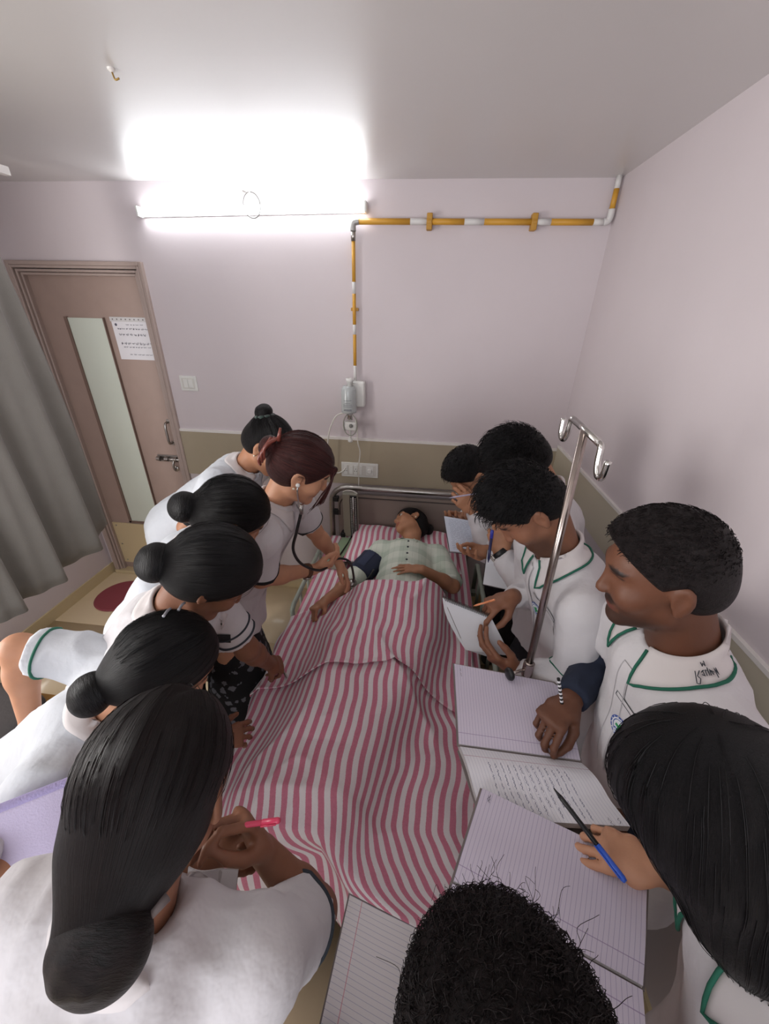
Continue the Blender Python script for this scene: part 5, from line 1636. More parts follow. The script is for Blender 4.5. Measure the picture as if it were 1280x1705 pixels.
m3 = person('young man with glossy black hair behind the drip stand, holding a spiral notebook',
    head=(0.300, 1.020, 1.492), look=(-0.56, -0.12, -0.82), upv=(-0.8, -0.1, 0.57), neck=(0.415, 1.020, 1.360), pelvis=(0.600, 1.00, 0.88), front=(-1, -0.25, 0), skin=SK_DARK, male=True,
    hair=dict(SHORT, slen=0.050, top=0.022, strands=2000), sleeve='long',
    arms=[dict(side=-1, sh=(0.455, 0.860, 1.275), el=(0.485, 0.825, 1.050), wr=(0.335, 0.885, 1.000), hd=(-0.90, 0.15, 0.30), bk=(0.1, -0.75, -0.6), curl=((30, 30, 20), (28, 30, 20), (28, 30, 20), (30, 30, 20)), thumb='out'),
          dict(side=1, sh=(0.400, 1.175, 1.275), el=(0.430, 1.205, 1.045), wr=(0.325, 1.050, 1.150), hd=(-0.88, -0.36, -0.20), bk=(0.2, 0.2, 0.95), curl=((35, 35, 25), (45, 45, 30), (50, 50, 30), (55, 50, 30)), thumb='pinch')],
    collar='shirt', piping=M_GREEN, seed=10.0, lower='trousers', armline=[(-1, 0.80, 0.0022, M_GREEN, 'upper')])
m4 = person('man in profile at right with cropped hair, green-edged collar and navy sleeve',
    head=(0.458, 0.648, 1.556), look=(-0.955, 0.14, -0.26), upv=(-0.2, 0, 0.95), neck=(0.545, 0.640, 1.405), pelvis=(0.625, 0.63, 0.88), front=(-1, 0.10, 0), skin=SK_DEEP, male=True,
    hair=dict(SHORT, g=0.004, slen=0.016, top=0.006, strands=2600, neckcut=-0.06, hl=0.022), hair_mat=M_HAIR_B, sleeve='short',
    arms=[dict(side=1, sh=(0.535, 0.800, 1.320), el=(0.530, 0.835, 1.130), wr=(0.405, 0.690, 1.125), hd=(-0.70, -0.62, -0.05), bk=(0.1, 0.25, 0.95), curl=((45, 50, 30), (50, 55, 32), (55, 58, 32), (60, 58, 30)), thumb='pinch', frac=0.55),
          dict(side=-1, sh=(0.570, 0.470, 1.320), el=(0.620, 0.440, 1.080), wr=(0.500, 0.500, 0.985), hd=(-0.98, 0.1, -0.05), bk=(0, 0, -1), thumb='along', curl=(4, 4, 4, 4), frac=0.8)],
    collar='shirt', piping=M_GREEN, seed=11.0, lower='trousers', lower_mat=M_NAVY, width=1.05, under=dict(sides=(1, -1), mat=M_NAVY))
M_SLEEVE = M_NAVY
w7 = person('woman in the right foreground with long straight black hair falling forward, writing',
    head=(0.398, 0.318, 1.425), look=(-0.60, 0.24, -0.76), upv=(-0.68, 0.2, 0.7), neck=(0.520, 0.240, 1.240), pelvis=(0.610, 0.14, 0.84), front=(-1, 0.25, -0.1), skin=SK_LIGHT,
    hair=dict(style='long', bun=(0, -0.12, 0.0), g=0.014, cut=True, fall=(0.20, -0.25, -1), strands=0, side_cut=False, extra_world=[((0.400, 0.29, 1.40), (0.455, 0.262, 1.315), 0.084, 0.072, 0.03), ((0.455, 0.262, 1.315), (0.505, 0.235, 1.20), 0.070, 0.048, 0.03), ((0.505, 0.235, 1.20), (0.52, 0.20, 1.08), 0.050, 0.016, 0.03), ((0.40, 0.36, 1.42), (0.445, 0.40, 1.28), 0.075, 0.030, 0.03)]), hair_mat=M_HAIR, sleeve='short',
    arms=[dict(side=1, sh=(0.510, 0.400, 1.175), el=(0.660, 0.380, 1.010), wr=(0.462, 0.378, 1.105), hd=(-0.95, 0.22, 0.02), bk=(0.05, -0.35, 0.93), curl=((28, 42, 25), (36, 48, 28), (44, 52, 30), (50, 55, 30)), thumb='pinch', frac=0.8)],
    collar='shirt', piping=M_GREEN, seed=12.0, lower='trousers', lower_mat=M_NAVY)
m5 = person('curly dark haired person at the foot of the bed, only the crown showing',
    head=(0.110, 0.070, 1.362), look=(-0.12, 0.70, -0.70), upv=(0, 0.65, 0.75), neck=(0.130, -0.025, 1.250), pelvis=(0.150, -0.22, 0.86), front=(0, 1, 0), skin=SK_DARK, male=True,
    hair=dict(style='curly', g=0.022, strands=3000, slen=0.024, top=0.008, comb=(0.3, 0.5, 0.1), curl=8.0, neckcut=-0.08, fly=60), hair_mat=M_HAIR_B, sleeve='long',
    arms=[dict(side=-1, el=(-0.08, 0.10, 0.98), wr=(0.00, 0.10, 0.930), hd=(0.1, 0.9, 0.0), bk=(0, 0, -1), thumb='along', curl=(3, 3, 3, 3)),
          dict(side=1, el=(0.34, 0.08, 0.98), wr=(0.22, 0.20, 0.99), hd=(-0.6, 0.7, 0.0), bk=(0, 0, 1), thumb='pinch', curl=(40, 45, 50, 50))],
    collar='shirt', piping=M_GREEN, seed=13.0, lower='trousers')
w8 = person('student at the far left edge, only a white sleeve and arm in view',
    head=(-0.870, 0.100, 1.440), look=(0.75, 0.40, -0.50), upv=(0.5, 0.2, 0.85), neck=(-0.930, 0.040, 1.330), pelvis=(-1.08, -0.04, 0.86), front=(0.8, 0.5, 0), skin=SK_MED,
    hair=dict(style='bun', bun=(0.0, -0.128, 0.0), bun_r=(0.042, 0.038, 0.044), g=0.010, strands=100), sleeve='short',
    arms=[dict(side=1, sh=(-0.870, 0.000, 1.220), el=(-0.850, 0.000, 0.980), wr=(-0.720, 0.100, 0.930), hd=(0.5, 0.8, 0.1), bk=(0.1, 0.1, -0.9), thumb='along', frac=0.9),
          dict(side=-1, sh=(-0.880, 0.150, 1.265), el=(-0.668, 0.225, 1.130), wr=(-0.560, 0.340, 1.020), hd=(0.8, 0.4, 0.0), bk=(0.1, 0.1, -0.9), thumb='along', frac=1.0)],
    seed=14.0, lower='trousers')

# ================================================================ NOTEBOOKS, PENS AND SMALL THINGS
P_LAV = paper_material('lavender_ruled_paper', srgb(214, 206, 222), srgb(150, 140, 176), 0.0072, 0.026, srgb(150, 130, 170))
P_WHITE = paper_material('white_ruled_paper', srgb(226, 224, 230), srgb(176, 176, 196), 0.0072, 0.024, srgb(176, 130, 150))
P_RED = paper_material('ruled_paper_red_margin', srgb(222, 218, 220), srgb(160, 158, 182), 0.0072, 0.160, srgb(200, 110, 130))
P_PLAIN = mat('plain_page', srgb(220, 222, 228), rough=0.75)
M_PEDGE = mat('page_edges', srgb(206, 202, 204), rough=0.85, noise=0.18, nscale=260)
M_COVER = mat('grey_card_cover', srgb(128, 118, 116), rough=0.6)
M_BLUEINK = mat('blue_black_ink', srgb(78, 84, 120), rough=0.8)

class Page:
    """block of pages between the spine edge a-b and the outer edge d-c"""
    def __init__(s, a, b, c, d, bulge=0.006):
        s.a, s.b, s.c, s.d, s.bulge = map(A3, (a, b, c, d)) if False else (A3(a), A3(b), A3(c), A3(d), bulge)
        s.n = unit(np.cross(s.b - s.a, s.d - s.a))
        if s.n[2] < 0: s.n = -s.n
        s.W = np.linalg.norm((s.d - s.a + s.c - s.b) / 2); s.L = np.linalg.norm(s.b - s.a)
    def at(s, u, v, off=0.0):
        p = (s.a * (1 - v) + s.b * v) * (1 - u) + (s.d * (1 - v) + s.c * v) * u
        return p + s.n * (s.bulge * math.sin(math.pi * min(1, u * 1.6 + 0.02)) * (1 if u < 0.61 else 0.0) + off)
    def build(s, name, parent, top, thick):
        nu, nv = 14, 4
        V, UV, F = [], [], []
        for j in range(nv + 1):
            for i in range(nu + 1):
                u, v = i / nu, j / nv
                V.append(s.at(u, v)); UV.append((u * s.W, v * s.L))
        F = [(j * (nu + 1) + i, j * (nu + 1) + i + 1, (j + 1) * (nu + 1) + i + 1, (j + 1) * (nu + 1) + i) for j in range(nv) for i in range(nu)]
        o = link(name, mesh_from(name, V, F, uv=UV), top, parent)
        if thick > 0.001:
            m = MB()
            q = []
            for (u, v) in [(i / nu, 0) for i in range(nu + 1)] + [(1, j / nv) for j in range(1, nv + 1)] + [(i / nu, 1) for i in range(nu - 1, -1, -1)]:
                q += [s.at(u, v, -0.0004), s.at(u, v, -0.0004 - thick)]
            k = len(q) // 2
            m.add(q, [(2 * i, 2 * i + 1, 2 * ((i + 1) % k) + 1, 2 * ((i + 1) % k)) for i in range(k)] + [tuple(2 * i + 1 for i in range(k))])
            m.build('page_block', M_PEDGE, parent)
        return o
    def write(s, name, parent, u0, u1, v0, v1, rows, h, ink, seed, w=0.0009, density=1.0):
        r = random.Random(seed); m = MB()
        for k in range(rows):
            v = v0 + (v1 - v0) * (k + 0.5) / rows
            u = u0 + r.uniform(0, 0.04); end = u1 - r.uniform(0, 0.25) * (u1 - u0)
            while u < end:
                L = r.uniform(0.010, 0.026) / s.W
                n = max(5, int(L * s.W / 0.0022))
                pts = [((u + L * i / n) * s.W, v * s.L + h * (0.55 * math.sin(i * 2.1 + r.random() * 1.2) + 0.35 * r.uniform(-1, 1))) for i in range(n + 1)]
                p2, f2 = strip2d(pts, w)
                m.add([s.at(x / s.W, y / s.L, 0.0007) for x, y in p2], f2)
                u += L + r.uniform(0.003, 0.006) / s.W
        return m.build(name, ink, parent)

def cover(parent, pages, thick, material=None):
    for p in pages:
        m = MB(); o = -thick - 0.001
        c = [p.at(-0.01, -0.015, o), p.at(1.02, -0.015, o), p.at(1.02, 1.015, o), p.at(-0.01, 1.015, o)]
        c = [q - p.n * (p.n @ (q - (p.at(0, 0, o)))) for q in c]
        m.add(c + [q - p.n * 0.002 for q in c], [(0, 1, 2, 3), (7, 6, 5, 4), (0, 4, 5, 1), (1, 5, 6, 2), (2, 6, 7, 3), (3, 7, 4, 0)])
        m.build('cover', material or M_COVER, parent)

# open notebook of the man in profile
nb = empty('notebook', (0.28, 0.58, 1.02), 'thick open notebook with handwriting on its lower page, held by the man in profile', 'notebook', 'notebooks held by the students')
pu = Page((0.135, 0.598, 1.045), (0.415, 0.588, 1.055), (0.430, 0.800, 1.055), (0.135, 0.838, 1.050))
pu.build('upper_page', nb, P_LAV, 0.004); 
pd = Page((0.137, 0.592, 1.045), (0.415, 0.582, 1.055), (0.458, 0.448, 1.085), (0.178, 0.448, 1.040), bulge=0.012)
pd.build('lower_page', nb, P_WHITE, 0.020)
pd.write('handwriting', nb, 0.22, 0.95, 0.16, 0.80, 13, 0.0030, M_BLUEINK, 5)
pd.write('margin_note', nb, 0.86, 0.98, 0.86, 0.98, 2, 0.004, M_INK, 6)
pu.write('date_mark', nb, 0.82, 0.94, 0.045, 0.075, 1, 0.003, M_INK, 8)
cover(nb, [pu], 0.004); cover(nb, [pd], 0.020)

# long ruled book of the woman with straight hair
nb2 = empty('notebook', (0.28, 0.33, 1.04), 'open notebook with empty lavender ruled page, under the blue pen', 'notebook', 'notebooks held by the students')
p5 = Page((0.104, 0.318, 1.100), (0.378, 0.230, 1.100), (0.466, 0.388, 1.075), (0.176, 0.490, 1.072), bulge=0.004)
p5.build('far_page', nb2, P_LAV, 0.006)
p5.write('printed_mark', nb2, 0.86, 0.92, 0.05, 0.07, 2, 0.003, M_INK, 9)
p6 = Page((0.102, 0.314, 1.099), (0.376, 0.226, 1.099), (0.318, 0.050, 1.070), (0.040, 0.135, 1.070), bulge=0.006)
p6.build('near_page', nb2, P_LAV, 0.010)
cover(nb2, [p5], 0.006); cover(nb2, [p6], 0.010)

# book of the curly haired person
nb3 = empty('notebook', (-0.01, 0.15, 0.96), 'open notebook with a pink margin line, left of the curly haired head', 'notebook', 'notebooks held by the students')
p7 = Page((0.100, 0.265, 1.000), (0.070, -0.015, 0.992), (-0.110, 0.030, 0.992), (-0.080, 0.310, 1.000), bulge=0.004)
p7.build('left_page', nb3, P_RED, 0.008)
p8 = Page((0.102, 0.265, 1.000), (0.072, -0.015, 0.992), (0.260, -0.03, 0.985), (0.280, 0.215, 0.990), bulge=0.004)
p8.build('right_page', nb3, P_WHITE, 0.006)
cover(nb3, [p7], 0.008); cover(nb3, [p8], 0.006)

# spiral notebook
nb4 = empty('spiral_notebook', (0.2, 0.97, 1.0), 'open spiral-bound notebook with blank white page beside the drip stand', 'notebook', 'notebooks held by the students')
ps = Page((0.098, 0.998, 1.160), (0.252, 0.985, 1.112), (0.325, 0.938, 1.000), (0.182, 0.932, 1.012), bulge=0.004)
ps.build('page', nb4, P_PLAIN, 0.014)
cover(nb4, [ps], 0.014)
ub = Page((0.094, 0.992, 1.158), (0.094, 0.992, 1.145), (0.170, 0.925, 1.005), (0.176, 0.928, 1.012), bulge=0.004)
m = MB()
path = []
side = unit(ps.b - ps.a); inw = unit(ps.d - ps.a)
for k in range(26):
    c0 = ps.a + (ps.b - ps.a) * (k + 0.5) / 26 - ps.n * 0.006
    pts = [c0 + (inw * math.cos(t) * -1 + ps.n * math.sin(t)) * 0.010 + side * 0.0018 * (t / 6.28) for t in np.linspace(-0.6, 5.2, 12)]
    MB().tube(pts, 0.0011, 5).build('coil', M_PLASTIC_B, nb4, smooth=True)
fl_ = MB()
V = []; nb_ = 10
for i in range(nb_ + 1):
    t = i / nb_
    for q, o in ((ps.a, 0), (ps.a * 0.0 + ps.d, 0)): pass
g0 = [ps.a + (ps.d - ps.a) * t - side * (0.004 + 0.018 * math.sin(math.pi * t)) - ps.n * (0.004 + 0.014 * math.sin(math.pi * t)) for t in np.linspace(0, 1.0, 11)]
V = []
for p in g0: V += [p, p + side * 0.10 - ps.n * 0.02, p - ps.n * 0.006]
F = []
for i in range(10):
    F += [(3 * i, 3 * i + 1, 3 * i + 4, 3 * i + 3), (3 * i + 2, 3 * i, 3 * i + 3, 3 * i + 5)]
fl_.add(V, F).build('folded_back_pages', P_PLAIN, nb4, smooth=True)

# notepad with close handwriting near the pillow
nb5 = empty('notepad', (0.2, 1.52, 1.0), 'notepad covered with close handwriting, held near the pillow', 'notebook', 'notebooks held by the students')
pp5 = Page((0.145, 1.455, 1.050), (0.298, 1.450, 1.050), (0.268, 1.565, 1.145), (0.115, 1.600, 1.145), bulge=0.004)
P_BLUE = mat('bluish_page', srgb(206, 212, 226), rough=0.75)
pp5.build('page', nb5, P_BLUE, 0.010)
pw = Page((0.145, 1.455, 1.050), (0.115, 1.600, 1.145), (0.268, 1.565, 1.145), (0.298, 1.450, 1.050), bulge=0.0)
pp5b = Page((0.115, 1.600, 1.145), (0.145, 1.455, 1.050), (0.298, 1.450, 1.050), (0.268, 1.565, 1.145), bulge=0.0)
pp5b.n = pp5.n
wr_ = pp5b.write('handwriting', nb5, 0.08, 0.98, 0.06, 0.96, 20, 0.0022, M_BLUEINK, 15, w=0.0008)
for v_ in wr_.data.vertices: v_.co = v_.co + Vector(pp5.n * 0.0036)
cover(nb5, [pp5], 0.010, mat('dark_cover', srgb(60, 56, 66), rough=0.6))

# loose sheets of the second man
ls = empty('writing_pad', (0.34, 1.29, 1.0), 'white pad of the thick-haired young man, behind the wristwatch', 'notebook', 'notebooks held by the students')
pl2 = Page((0.265, 1.245, 1.045), (0.400, 1.215, 1.045), (0.430, 1.330, 1.115), (0.290, 1.385, 1.115), bulge=0.003)
pl2.build('page', ls, P_PLAIN, 0.004)
cover(ls, [pl2], 0.004, M_PLASTIC_B)

# folded paper in the foreground woman's hands
fp = empty('folded_paper', (-0.30, 0.27, 1.09), 'small folded white paper in the hands of the large-bun woman', 'paper')
pf = Page((-0.350, 0.272, 1.128), (-0.345, 0.240, 1.095), (-0.262, 0.246, 1.090), (-0.266, 0.280, 1.122), bulge=0.010)
pf.build('sheet', fp, M_PAPER, 0.003)

# lavender folder at the left
lv = empty('lavender_folder', (-0.60, 0.28, 1.10), 'soft lavender folder tucked behind the large head at left', 'folder')
M_LAV = mat('lavender_felt', srgb(186, 176, 202), rough=0.95, bump=0.3, bscale=300, sheen=0.4)
Rl = np.stack([unit((0.82, 0.55, 0.0)), unit((-0.35, 0.50, 0.80)), unit((0, 0, 1))])
Rl[2] = unit(np.cross(Rl[0], Rl[1])); Rl[1] = unit(np.cross(Rl[2], Rl[0]))
LC = A3((-0.590, 0.290, 1.165))
def slab(c, e, R, r):
    c, e = A3(c), A3(e)
    def d(X, Y, Z):
        q = [np.abs(R[i, 0] * (X - c[0]) + R[i, 1] * (Y - c[1]) + R[i, 2] * (Z - c[2])) - e[i] for i in range(3)]
        return np.sqrt(np.maximum(q[0], 0) ** 2 + np.maximum(q[1], 0) ** 2 + np.maximum(q[2], 0) ** 2) + np.minimum(np.maximum(q[0], np.maximum(q[1], q[2])), 0) - r
    return d
f = Field(LC - 0.17, LC + 0.17, 0.006)
f.put(slab(LC, (0.100, 0.055, 0.003), Rl, 0.008), LC - 0.14, LC + 0.14, 0.0, 'u')
v, q = f.mesh(1)
link('folder_body', mesh_from('folder_body', v, q), M_LAV, lv)
e0 = LC + Rl[1] * 0.060
one_tube('folder_rim', [e0 + Rl[0] * t for t in (-0.105, -0.04, 0.03, 0.105)], 0.010, mat('lavender_rim', srgb(160, 150, 190), rough=0.95, bump=0.4, bscale=300), lv, n=10, smooth_path=4)

# pens
def pen(name, label, a, b, r, body, tip=None, cap=None, capfrac=0.25):
    a, b = A3(a), A3(b); d = b - a; L = np.linalg.norm(d); ax = d / L
    e = empty(name, tuple(a), label, 'pen')
    MB().lathe([(0.0006, 0), (r * 0.35, L * 0.02), (r * 0.45, L * 0.05), (r * 0.95, L * 0.12)], a, ax, 12).build('tip', tip or body, e, smooth=True)
    MB().lathe([(r * 0.95, L * 0.12), (r, L * 0.14), (r, L * (1 - capfrac))], a, ax, 12).build('barrel', body, e, smooth=True)
    MB().lathe([(r * 1.15, L * (1 - capfrac)), (r * 1.15, L * 0.97), (r * 0.8, L)], a, ax, 12).build('cap', cap or body, e, smooth=True)
    o = unit(np.cross(ax, (0.3, 0.2, 1)))
    MB().tube([a + ax * L * (0.99 - capfrac) + o * r * 1.5, a + ax * L * 0.96 + o * r * 1.5], r * 0.3, 6).build('clip', cap or body, e, smooth=True)
    return e
M_PINK = mat('pink_plastic', srgb(226, 74, 108), rough=0.35)
M_BLUEP = mat('blue_plastic', srgb(52, 96, 206), rough=0.35)
M_ORP = mat('orange_plastic', srgb(236, 150, 104), rough=0.4)
pen('ballpoint_pen', 'black pen with a bright blue cap in the straight-haired woman\'s hand', (0.312, 0.482, 1.120), (0.388, 0.338, 1.135), 0.0046, M_PLASTIC_B, cap=M_BLUEP, capfrac=0.34)
pen('ballpoint_pen', 'bright pink pen held above the striped cover in the foreground', (-0.300, 0.296, 1.214), (-0.187, 0.304, 1.254), 0.0042, M_PINK)
pen('ballpoint_pen', 'dark blue pen upright in the thick-haired young man\'s fist', (0.274, 1.262, 1.135), (0.275, 1.291, 1.262), 0.0055, mat('dark_blue_plastic', srgb(30, 32, 80), rough=0.35), cap=mat('royal_blue_plastic', srgb(52, 60, 160), rough=0.35))
pen('ballpoint_pen', 'thin orange pen held over the spiral notebook', (0.196, 1.012, 1.128), (0.258, 1.000, 1.172), 0.0032, M_ORP)
pen('ballpoint_pen', 'slim pale pen near the face of the bent young man', (0.118, 1.470, 1.299), (0.246, 1.472, 1.330), 0.0034, mat('pale_lilac_plastic', srgb(190, 182, 206), rough=0.35))
pen('ballpoint_pen', 'silver-tipped dark pen under a hand on the striped cover', (-0.488, 1.050, 0.628), (-0.552, 1.105, 0.675), 0.0045, M_STEEL, cap=M_PLASTIC_B, capfrac=0.5)
# striped pencil
pc_ = empty('pencil', (0.395, 0.652, 1.058), 'black and white ringed pencil in the hand of the man in profile', 'pencil')
a, b = A3((0.400, 0.652, 1.058)), A3((0.358, 0.684, 1.208)); ax = unit(b - a); L = np.linalg.norm(b - a)
MB().lathe([(0.0005, 0), (0.0036, 0.016)], a, ax, 10).build('point', M_PAPER, pc_)
MB().lathe([(0.0036, 0.016), (0.0038, 0.07)], a, ax, 10).build('plain_barrel', M_PAPER, pc_)
for k in range(16):
    z = 0.07 + k * (L - 0.07) / 16
    MB().lathe([(0.0040, z), (0.0040, z + (L - 0.07) / 16)], a, ax, 10).build('ring', M_PLASTIC_B if k % 2 else M_PAPER, pc_)

# drip stand
iv = empty('drip_stand', (0.33, 0.79, 0.35), 'chrome drip stand with two hooks rising beside the bed rail', 'drip stand')
t0, t1 = A3((0.335, 0.765, 0.36)), A3((0.350, 0.888, 1.755))
M_IV = mat('worn_steel', srgb(168, 156, 150), rough=0.25, metal=1.0, noise=0.15, nscale=40)
ad = unit(t1 - t0)
one_tube('lower_pole', [t0, t0 + ad * 0.74], 0.0125, M_IV, iv, n=16)
one_tube('upper_pole', [t0 + ad * 0.72, t1], 0.0098, M_IV, iv, n=16)
bd = unit((0.16, -0.97, -0.16)); c0 = t1
one_tube('cross_bar', [c0 - bd * 0.055, c0 + bd * 0.065], 0.0075, M_CHROME, iv, n=12)
for s, L in ((-1, 0.055), (1, 0.065)):
    e = c0 + bd * s * L
    q = [e, e + bd * s * 0.010 + A3((0, 0, -0.004)), e + bd * s * 0.014 + A3((0, 0, -0.035)), e + bd * s * 0.026 + A3((0, 0, -0.058)), e + bd * s * 0.042 + A3((0, 0, -0.050)), e + bd * s * 0.046 + A3((0, 0, -0.015))]
    one_tube('hook', q, 0.0072, M_CHROME, iv, n=12, smooth_path=6)
cl = t0 + ad * 0.715
MB().lathe([(0.0155, -0.022), (0.0155, 0.022)], cl, ad, 18).build('pole_collar', M_IV, iv, smooth=False)
kn = unit((-0.90, -0.42, 0.0))
k0 = one_tube('clamp_screw', [cl, cl + kn * 0.060], 0.0045, M_IV, iv, n=10)
MB().lathe([(0.004, 0), (0.016, 0.004), (0.019, 0.010), (0.016, 0.016), (0.006, 0.018)], cl + kn * 0.052, kn, 20).build('clamp_knob', M_PLASTIC_B, k0, smooth=True)
one_box('bed_socket', (0.317, 0.745, 0.34), (0.353, 0.785, 0.44), M_BEDG, iv, bevel=0.003)

# stethoscope
st = empty('stethoscope', (-0.40, 1.14, 1.36), 'black stethoscope hanging from the auburn-haired woman\'s ears to the patient\'s arm', 'stethoscope')
tw = w2['toW']
for s in (1, -1):
    e = tw((s * 0.084, 0.004, -0.020))
    one_tube('binaural', [e, tw((s * 0.088, 0.020, -0.050)), tw((s * 0.06, 0.070, -0.125)), (-0.402 + 0.002 * s, 1.160 - 0.012 * s, 1.370)], 0.0030, M_CHROME, st, n=8, smooth_path=6)
    link('ear_tip', mesh_from('ear_tip', *ball(e, 0.0075)), M_PLASTIC_W, st)
one_tube('yoke', [(-0.402, 1.150, 1.385), (-0.404, 1.148, 1.350)], 0.0065, M_STEEL, st, n=10)
one_tube('tubing', [(-0.403, 1.149, 1.360), (-0.425, 1.142, 1.280), (-0.445, 1.145, 1.200), (-0.430, 1.185, 1.110), (-0.385, 1.280, 1.020), (-0.345, 1.375, 1.015), (-0.300, 1.440, 0.960), (-0.290, 1.480, 0.850), (-0.300, 1.510, 0.800)], 0.0055, M_PLASTIC_B, st, n=10, smooth_path=8)
MB().lathe([(0.012, 0.0), (0.021, 0.003), (0.022, 0.009), (0.014, 0.014), (0.007, 0.018)], (-0.318, 1.590, 0.720), (0.2, -0.5, 0.8), 22).build('chest_piece', M_STEEL, st, smooth=True)
one_tube('tubing', [(-0.300, 1.510, 0.800), (-0.300, 1.545, 0.765), (-0.312, 1.580, 0.740)], 0.0050, M_PLASTIC_B, st, n=10, smooth_path=6)

# watches and wristbands
def wrist_ring(name, label, cat, wr, el, r, m_, face=None, w=0.010, off=0.028):
    wr, el = A3(wr), A3(el); d = unit(el - wr); c0 = wr + d * off
    e = empty(name, tuple(c0), label, cat)
    a1 = unit(np.cross(d, (0.2, 0.4, 0.9))); a2 = np.cross(d, a1); n = 28; V, F = [], []
    for dr, dz in ((0, -w), (0.0025, -w), (0.0025, w), (0, w)):
        for i in range(n):
            t = 2 * math.pi * i / n; V.append(c0 + d * dz + (a1 * math.cos(t) + a2 * math.sin(t)) * (r + dr))
    for j in range(4):
        for i in range(n): F.append((j * n + i, j * n + (i + 1) % n, ((j + 1) % 4) * n + (i + 1) % n, ((j + 1) % 4) * n + i))
    link('strap', mesh_from('strap', V, F), m_, e)
    if face is not None:
        fc = unit(A3(face) - d * (A3(face) @ d))
        MB().lathe([(0.0165, 0), (0.0175, 0.003), (0.0165, 0.008), (0.012, 0.0085)], c0 + fc * (r + 0.0005), fc, 22).build('case', M_STEEL, e, smooth=True)
        MB().lathe([(0.0135, 0), (0.0135, 0.0008)], c0 + fc * (r + 0.0088), fc, 20).build('dial', mat('watch_dial', srgb(210, 206, 196), rough=0.2), e)
    return e
wrist_ring('wristwatch', 'wristwatch with brown strap on the auburn-haired woman\'s forearm', 'watch', (-0.425, 1.300, 1.005), (-0.570, 1.115, 1.085), 0.0275, mat('brown_strap', srgb(96, 60, 40), rough=0.6), face=(0.2, -0.3, -0.9), off=0.035)
wrist_ring('wristwatch', 'black-strapped wristwatch on the hand holding the dark blue pen', 'watch', (0.322, 1.290, 1.160), (0.430, 1.200, 1.065), 0.0310, M_PLASTIC_B, face=(-0.6, -0.5, -0.5), off=-0.004)
wrist_ring('wristband', 'plain black wristband on the hand under the spiral notebook', 'wristband', (0.335, 0.885, 1.000), (0.485, 0.825, 1.050), 0.0305, M_PLASTIC_B, off=-0.004, w=0.007)

# hair ties, clips, ear rings, emblems
def torus(name, c, ax, R, r, material, parent, wave=0.0):
    ax = unit(ax); a1 = unit(np.cross(ax, (0.31, 0.52, 0.79))); a2 = np.cross(ax, a1)
    pts = [A3(c) + (a1 * math.cos(t) + a2 * math.sin(t)) * (R + wave * math.sin(t * 9)) for t in np.linspace(0, 2 * math.pi, 40)]
    return MB().tube(pts, r, 10, caps=False).build(name, material, parent, smooth=True)
M_SCR = mat('dark_green_velvet', srgb(30, 52, 46), rough=0.9, sheen=0.5)
torus('hair_tie', w1['toW']((0, -0.085, 0.080)), w1['H'] @ A3((0, -0.75, 0.65)), 0.030, 0.012, M_SCR, w1['hair'], wave=0.004)
rows6 = w6['collar_rows']
one_tube('collar_trim', [r[2] for r in rows6], 0.0035, M_BLACK, w6['root'], n=8)
torus('hair_tie', w6['toW']((0, -0.098, -0.055)), w6['H'] @ A3((0, -0.75, -0.65)), 0.040, 0.006, M_PLASTIC_B, w6['hair'])
torus('hair_tie', w3['toW']((0, -0.106, 0.008)), w3['H'] @ A3((0, -1, -0.1)), 0.034, 0.006, M_PLASTIC_B, w3['hair'])
torus('hair_tie', w4['toW']((0, -0.098, 0.022)), w4['H'] @ A3((0, -1, 0.0)), 0.036, 0.007, M_PLASTIC_B, w4['hair'], wave=0.003)
M_CLAW = mat('rust_claw_plastic', srgb(120, 62, 52), rough=0.3)
for k in range(3):
    a = w2['toW']((0.012 + 0.0 * k, -0.118 - 0.010 * k, 0.062 - 0.006 * k)); b = w2['toW']((0.050, -0.142, 0.030 - 0.022 * k)); c = w2['toW']((0.046, -0.125, -0.018 - 0.012 * k))
    one_tube('claw_clip', [a, b, c], [0.006] * 8 + [0.005] * 8 + [0.003], M_CLAW, w2['hair'], n=8, smooth_path=8)
one_tube('claw_clip', [w2['toW']((0.020, -0.115, 0.055)), w2['toW']((0.015, -0.130, 0.095))], [0.008, 0.004], M_CLAW, w2['hair'], n=8)
for k in range(16):
    r_ = random.Random(k); dx = r_.uniform(-0.012, 0.012); dz = r_.uniform(-0.01, 0.01)
    one_tube('fringe_lock', [w2['toW'](p) for p in ((0.040 + dx, 0.086, 0.074), (0.062 + dx * 0.6, 0.096 + dz * 0.3, 0.030), (0.064 + dx * 0.5, 0.100 + dz, -0.020), (0.056 + dx, 0.104 + dz, -0.060 + 2 * dz), (0.050 + dx, 0.102 + dz, -0.088 + 3 * dz))], [0.0022] * 17 + [0.0016] * 10 + [0.0006] * 6, M_HAIR_R, w2['hair'], n=5, smooth_path=8)
for k, (x, y, z) in enumerate(((-0.030, -0.030, 0.128), (-0.012, -0.060, 0.118))):
    one_tube('hair_clip', [w5['toW']((x - 0.018, y + 0.012, z)), w5['toW']((x, y, z + 0.004)), w5['toW']((x + 0.018, y - 0.010, z))], 0.0030, mat('clear_clip', srgb(150, 150, 158), rough=0.1, spec=0.9), w5['hair'], n=8, smooth_path=4)
one_tube('hair_clip', [w6['toW']((0.060, -0.085, -0.062)), w6['toW']((0.050, -0.105, -0.070))], [0.007, 0.004], mat('pale_clip', srgb(120, 112, 112), rough=0.3), w6['hair'], n=8)
for wv in (w1, w2, w3):
    link('earring', mesh_from('earring', *ball(wv['toW']((0.082, -0.001, -0.040)), 0.0045)), MATS['pearl'], wv['root'])

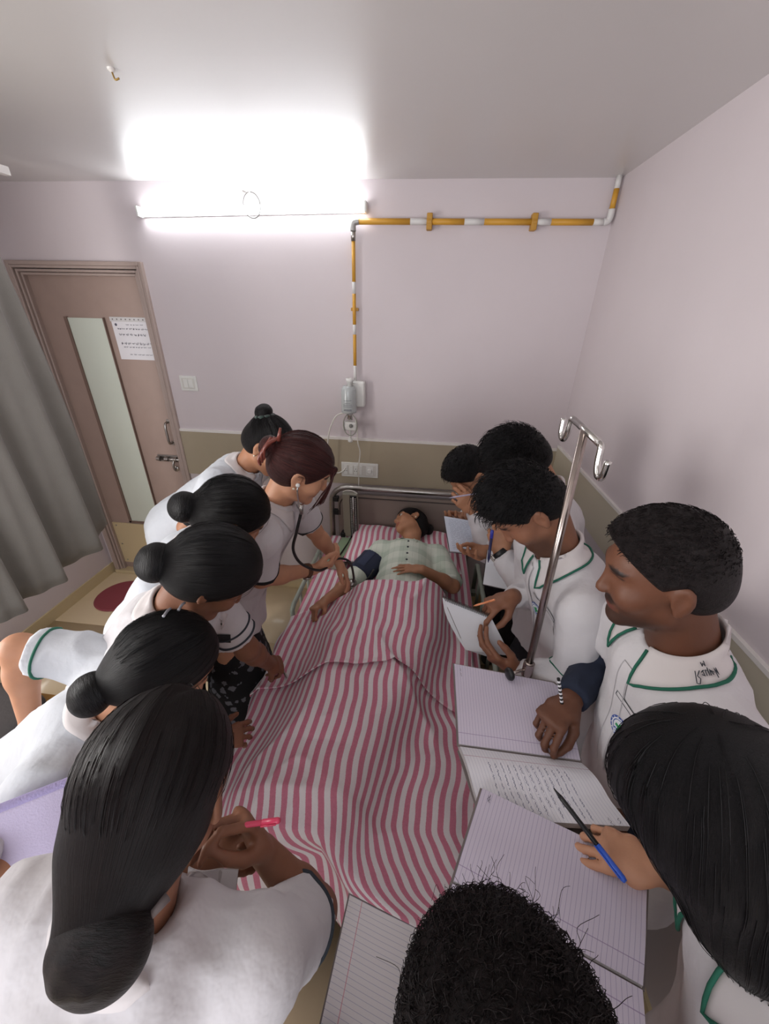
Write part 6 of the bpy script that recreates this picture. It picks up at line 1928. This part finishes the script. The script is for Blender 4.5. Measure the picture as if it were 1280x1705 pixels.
pocket_and_emblem(m3, (0.345, 0.895, 1.190), (0.80, 0.55, -0.10), (0.2, 0.0, 1), ec=(-0.046, -0.022))
pocket_and_emblem(m4, (0.450, 0.565, 1.200), (0.80, 0.58, -0.20), (0.2, 0.0, 1), ec=(-0.010, -0.018))
def placket(p, centre, direction, upv, L=0.32):
    pth = [(0.0, -L / 2 + L * i / 24) for i in range(25)]
    V, F = decal(p['bvh'], centre, direction, upv, *grid2d(0.032, L, 3, 24), off=0.0025)
    pk = link('placket', mesh_from('placket', V, F), M_COAT, p['root'])
    for s in (-0.014, 0.014):
        V, F = decal(p['bvh'], centre, direction, upv, *strip2d([(s, b) for a, b in pth], 0.0016), off=0.0036)
        link('stitch', mesh_from('stitch', V, F), mat('pale_stitch', srgb(186, 184, 188), rough=0.9), pk)
    return pk
placket(m3, (0.30, 1.00, 1.16), (0.97, 0.2, -0.1), (0.3, 0, 1))
placket(m4, (0.40, 0.625, 1.18), (0.98, -0.1, -0.1), (0.2, 0, 1))
placket(w2, (-0.55, 1.21, 1.12), (-0.9, 0, -0.3), (-0.5, 0, 1))
# dark badge on the sleeve of the reaching woman
V, F = decal(w4['bvh'], (-0.56, 0.80, 1.10), (-0.2, 0.75, -0.6), (0, 0.5, 0.8), *grid2d(0.055, 0.026, 6, 4), off=0.003)
link('badge', mesh_from('badge', V, F), M_BLACK, w4['root'])
# ink writing on the collar of the man in profile
rows = m4['collar_rows']
i0 = 9
m = MB()
def on_collar(u, v):
    u = i0 + u; i = int(u); f_ = u - i
    lo_ = rows[i][4] * (1 - f_) + rows[i + 1][4] * f_; hi_ = rows[i][7] * (1 - f_) + rows[i + 1][7] * f_
    nn_ = unit(np.cross(rows[i + 1][4] - rows[i][4], rows[i][6] - rows[i][4]))
    if nn_[2] < 0: nn_ = -nn_
    return lo_ + (hi_ - lo_) * v + nn_ * 0.0034
for stroke in ([(0, .2), (0, .8), (.3, .85), (.5, .6), (.2, .45), (.6, .2)], [(.8, .4), (1.1, .5), (1.0, .2), (.8, .3), (1.2, .2)], [(1.4, .5), (1.4, .2), (1.8, .25), (1.8, .5), (1.85, .1)], [(2.0, .5), (2.1, .2), (2.4, .5), (2.2, .25), (2.6, .4)], [(2.8, .7), (2.9, .2), (3.1, .55), (3.2, .2)], [(1.2, -.2), (1.25, .02), (1.5, -.15), (1.75, .02), (1.8, -.25)]):
    pts = densify(stroke, 0.12)
    q = [on_collar(*p) for p in pts]
    MB().tube(q, 0.0008, 5).build('collar_writing', M_THREAD, m4['root'], smooth=True)
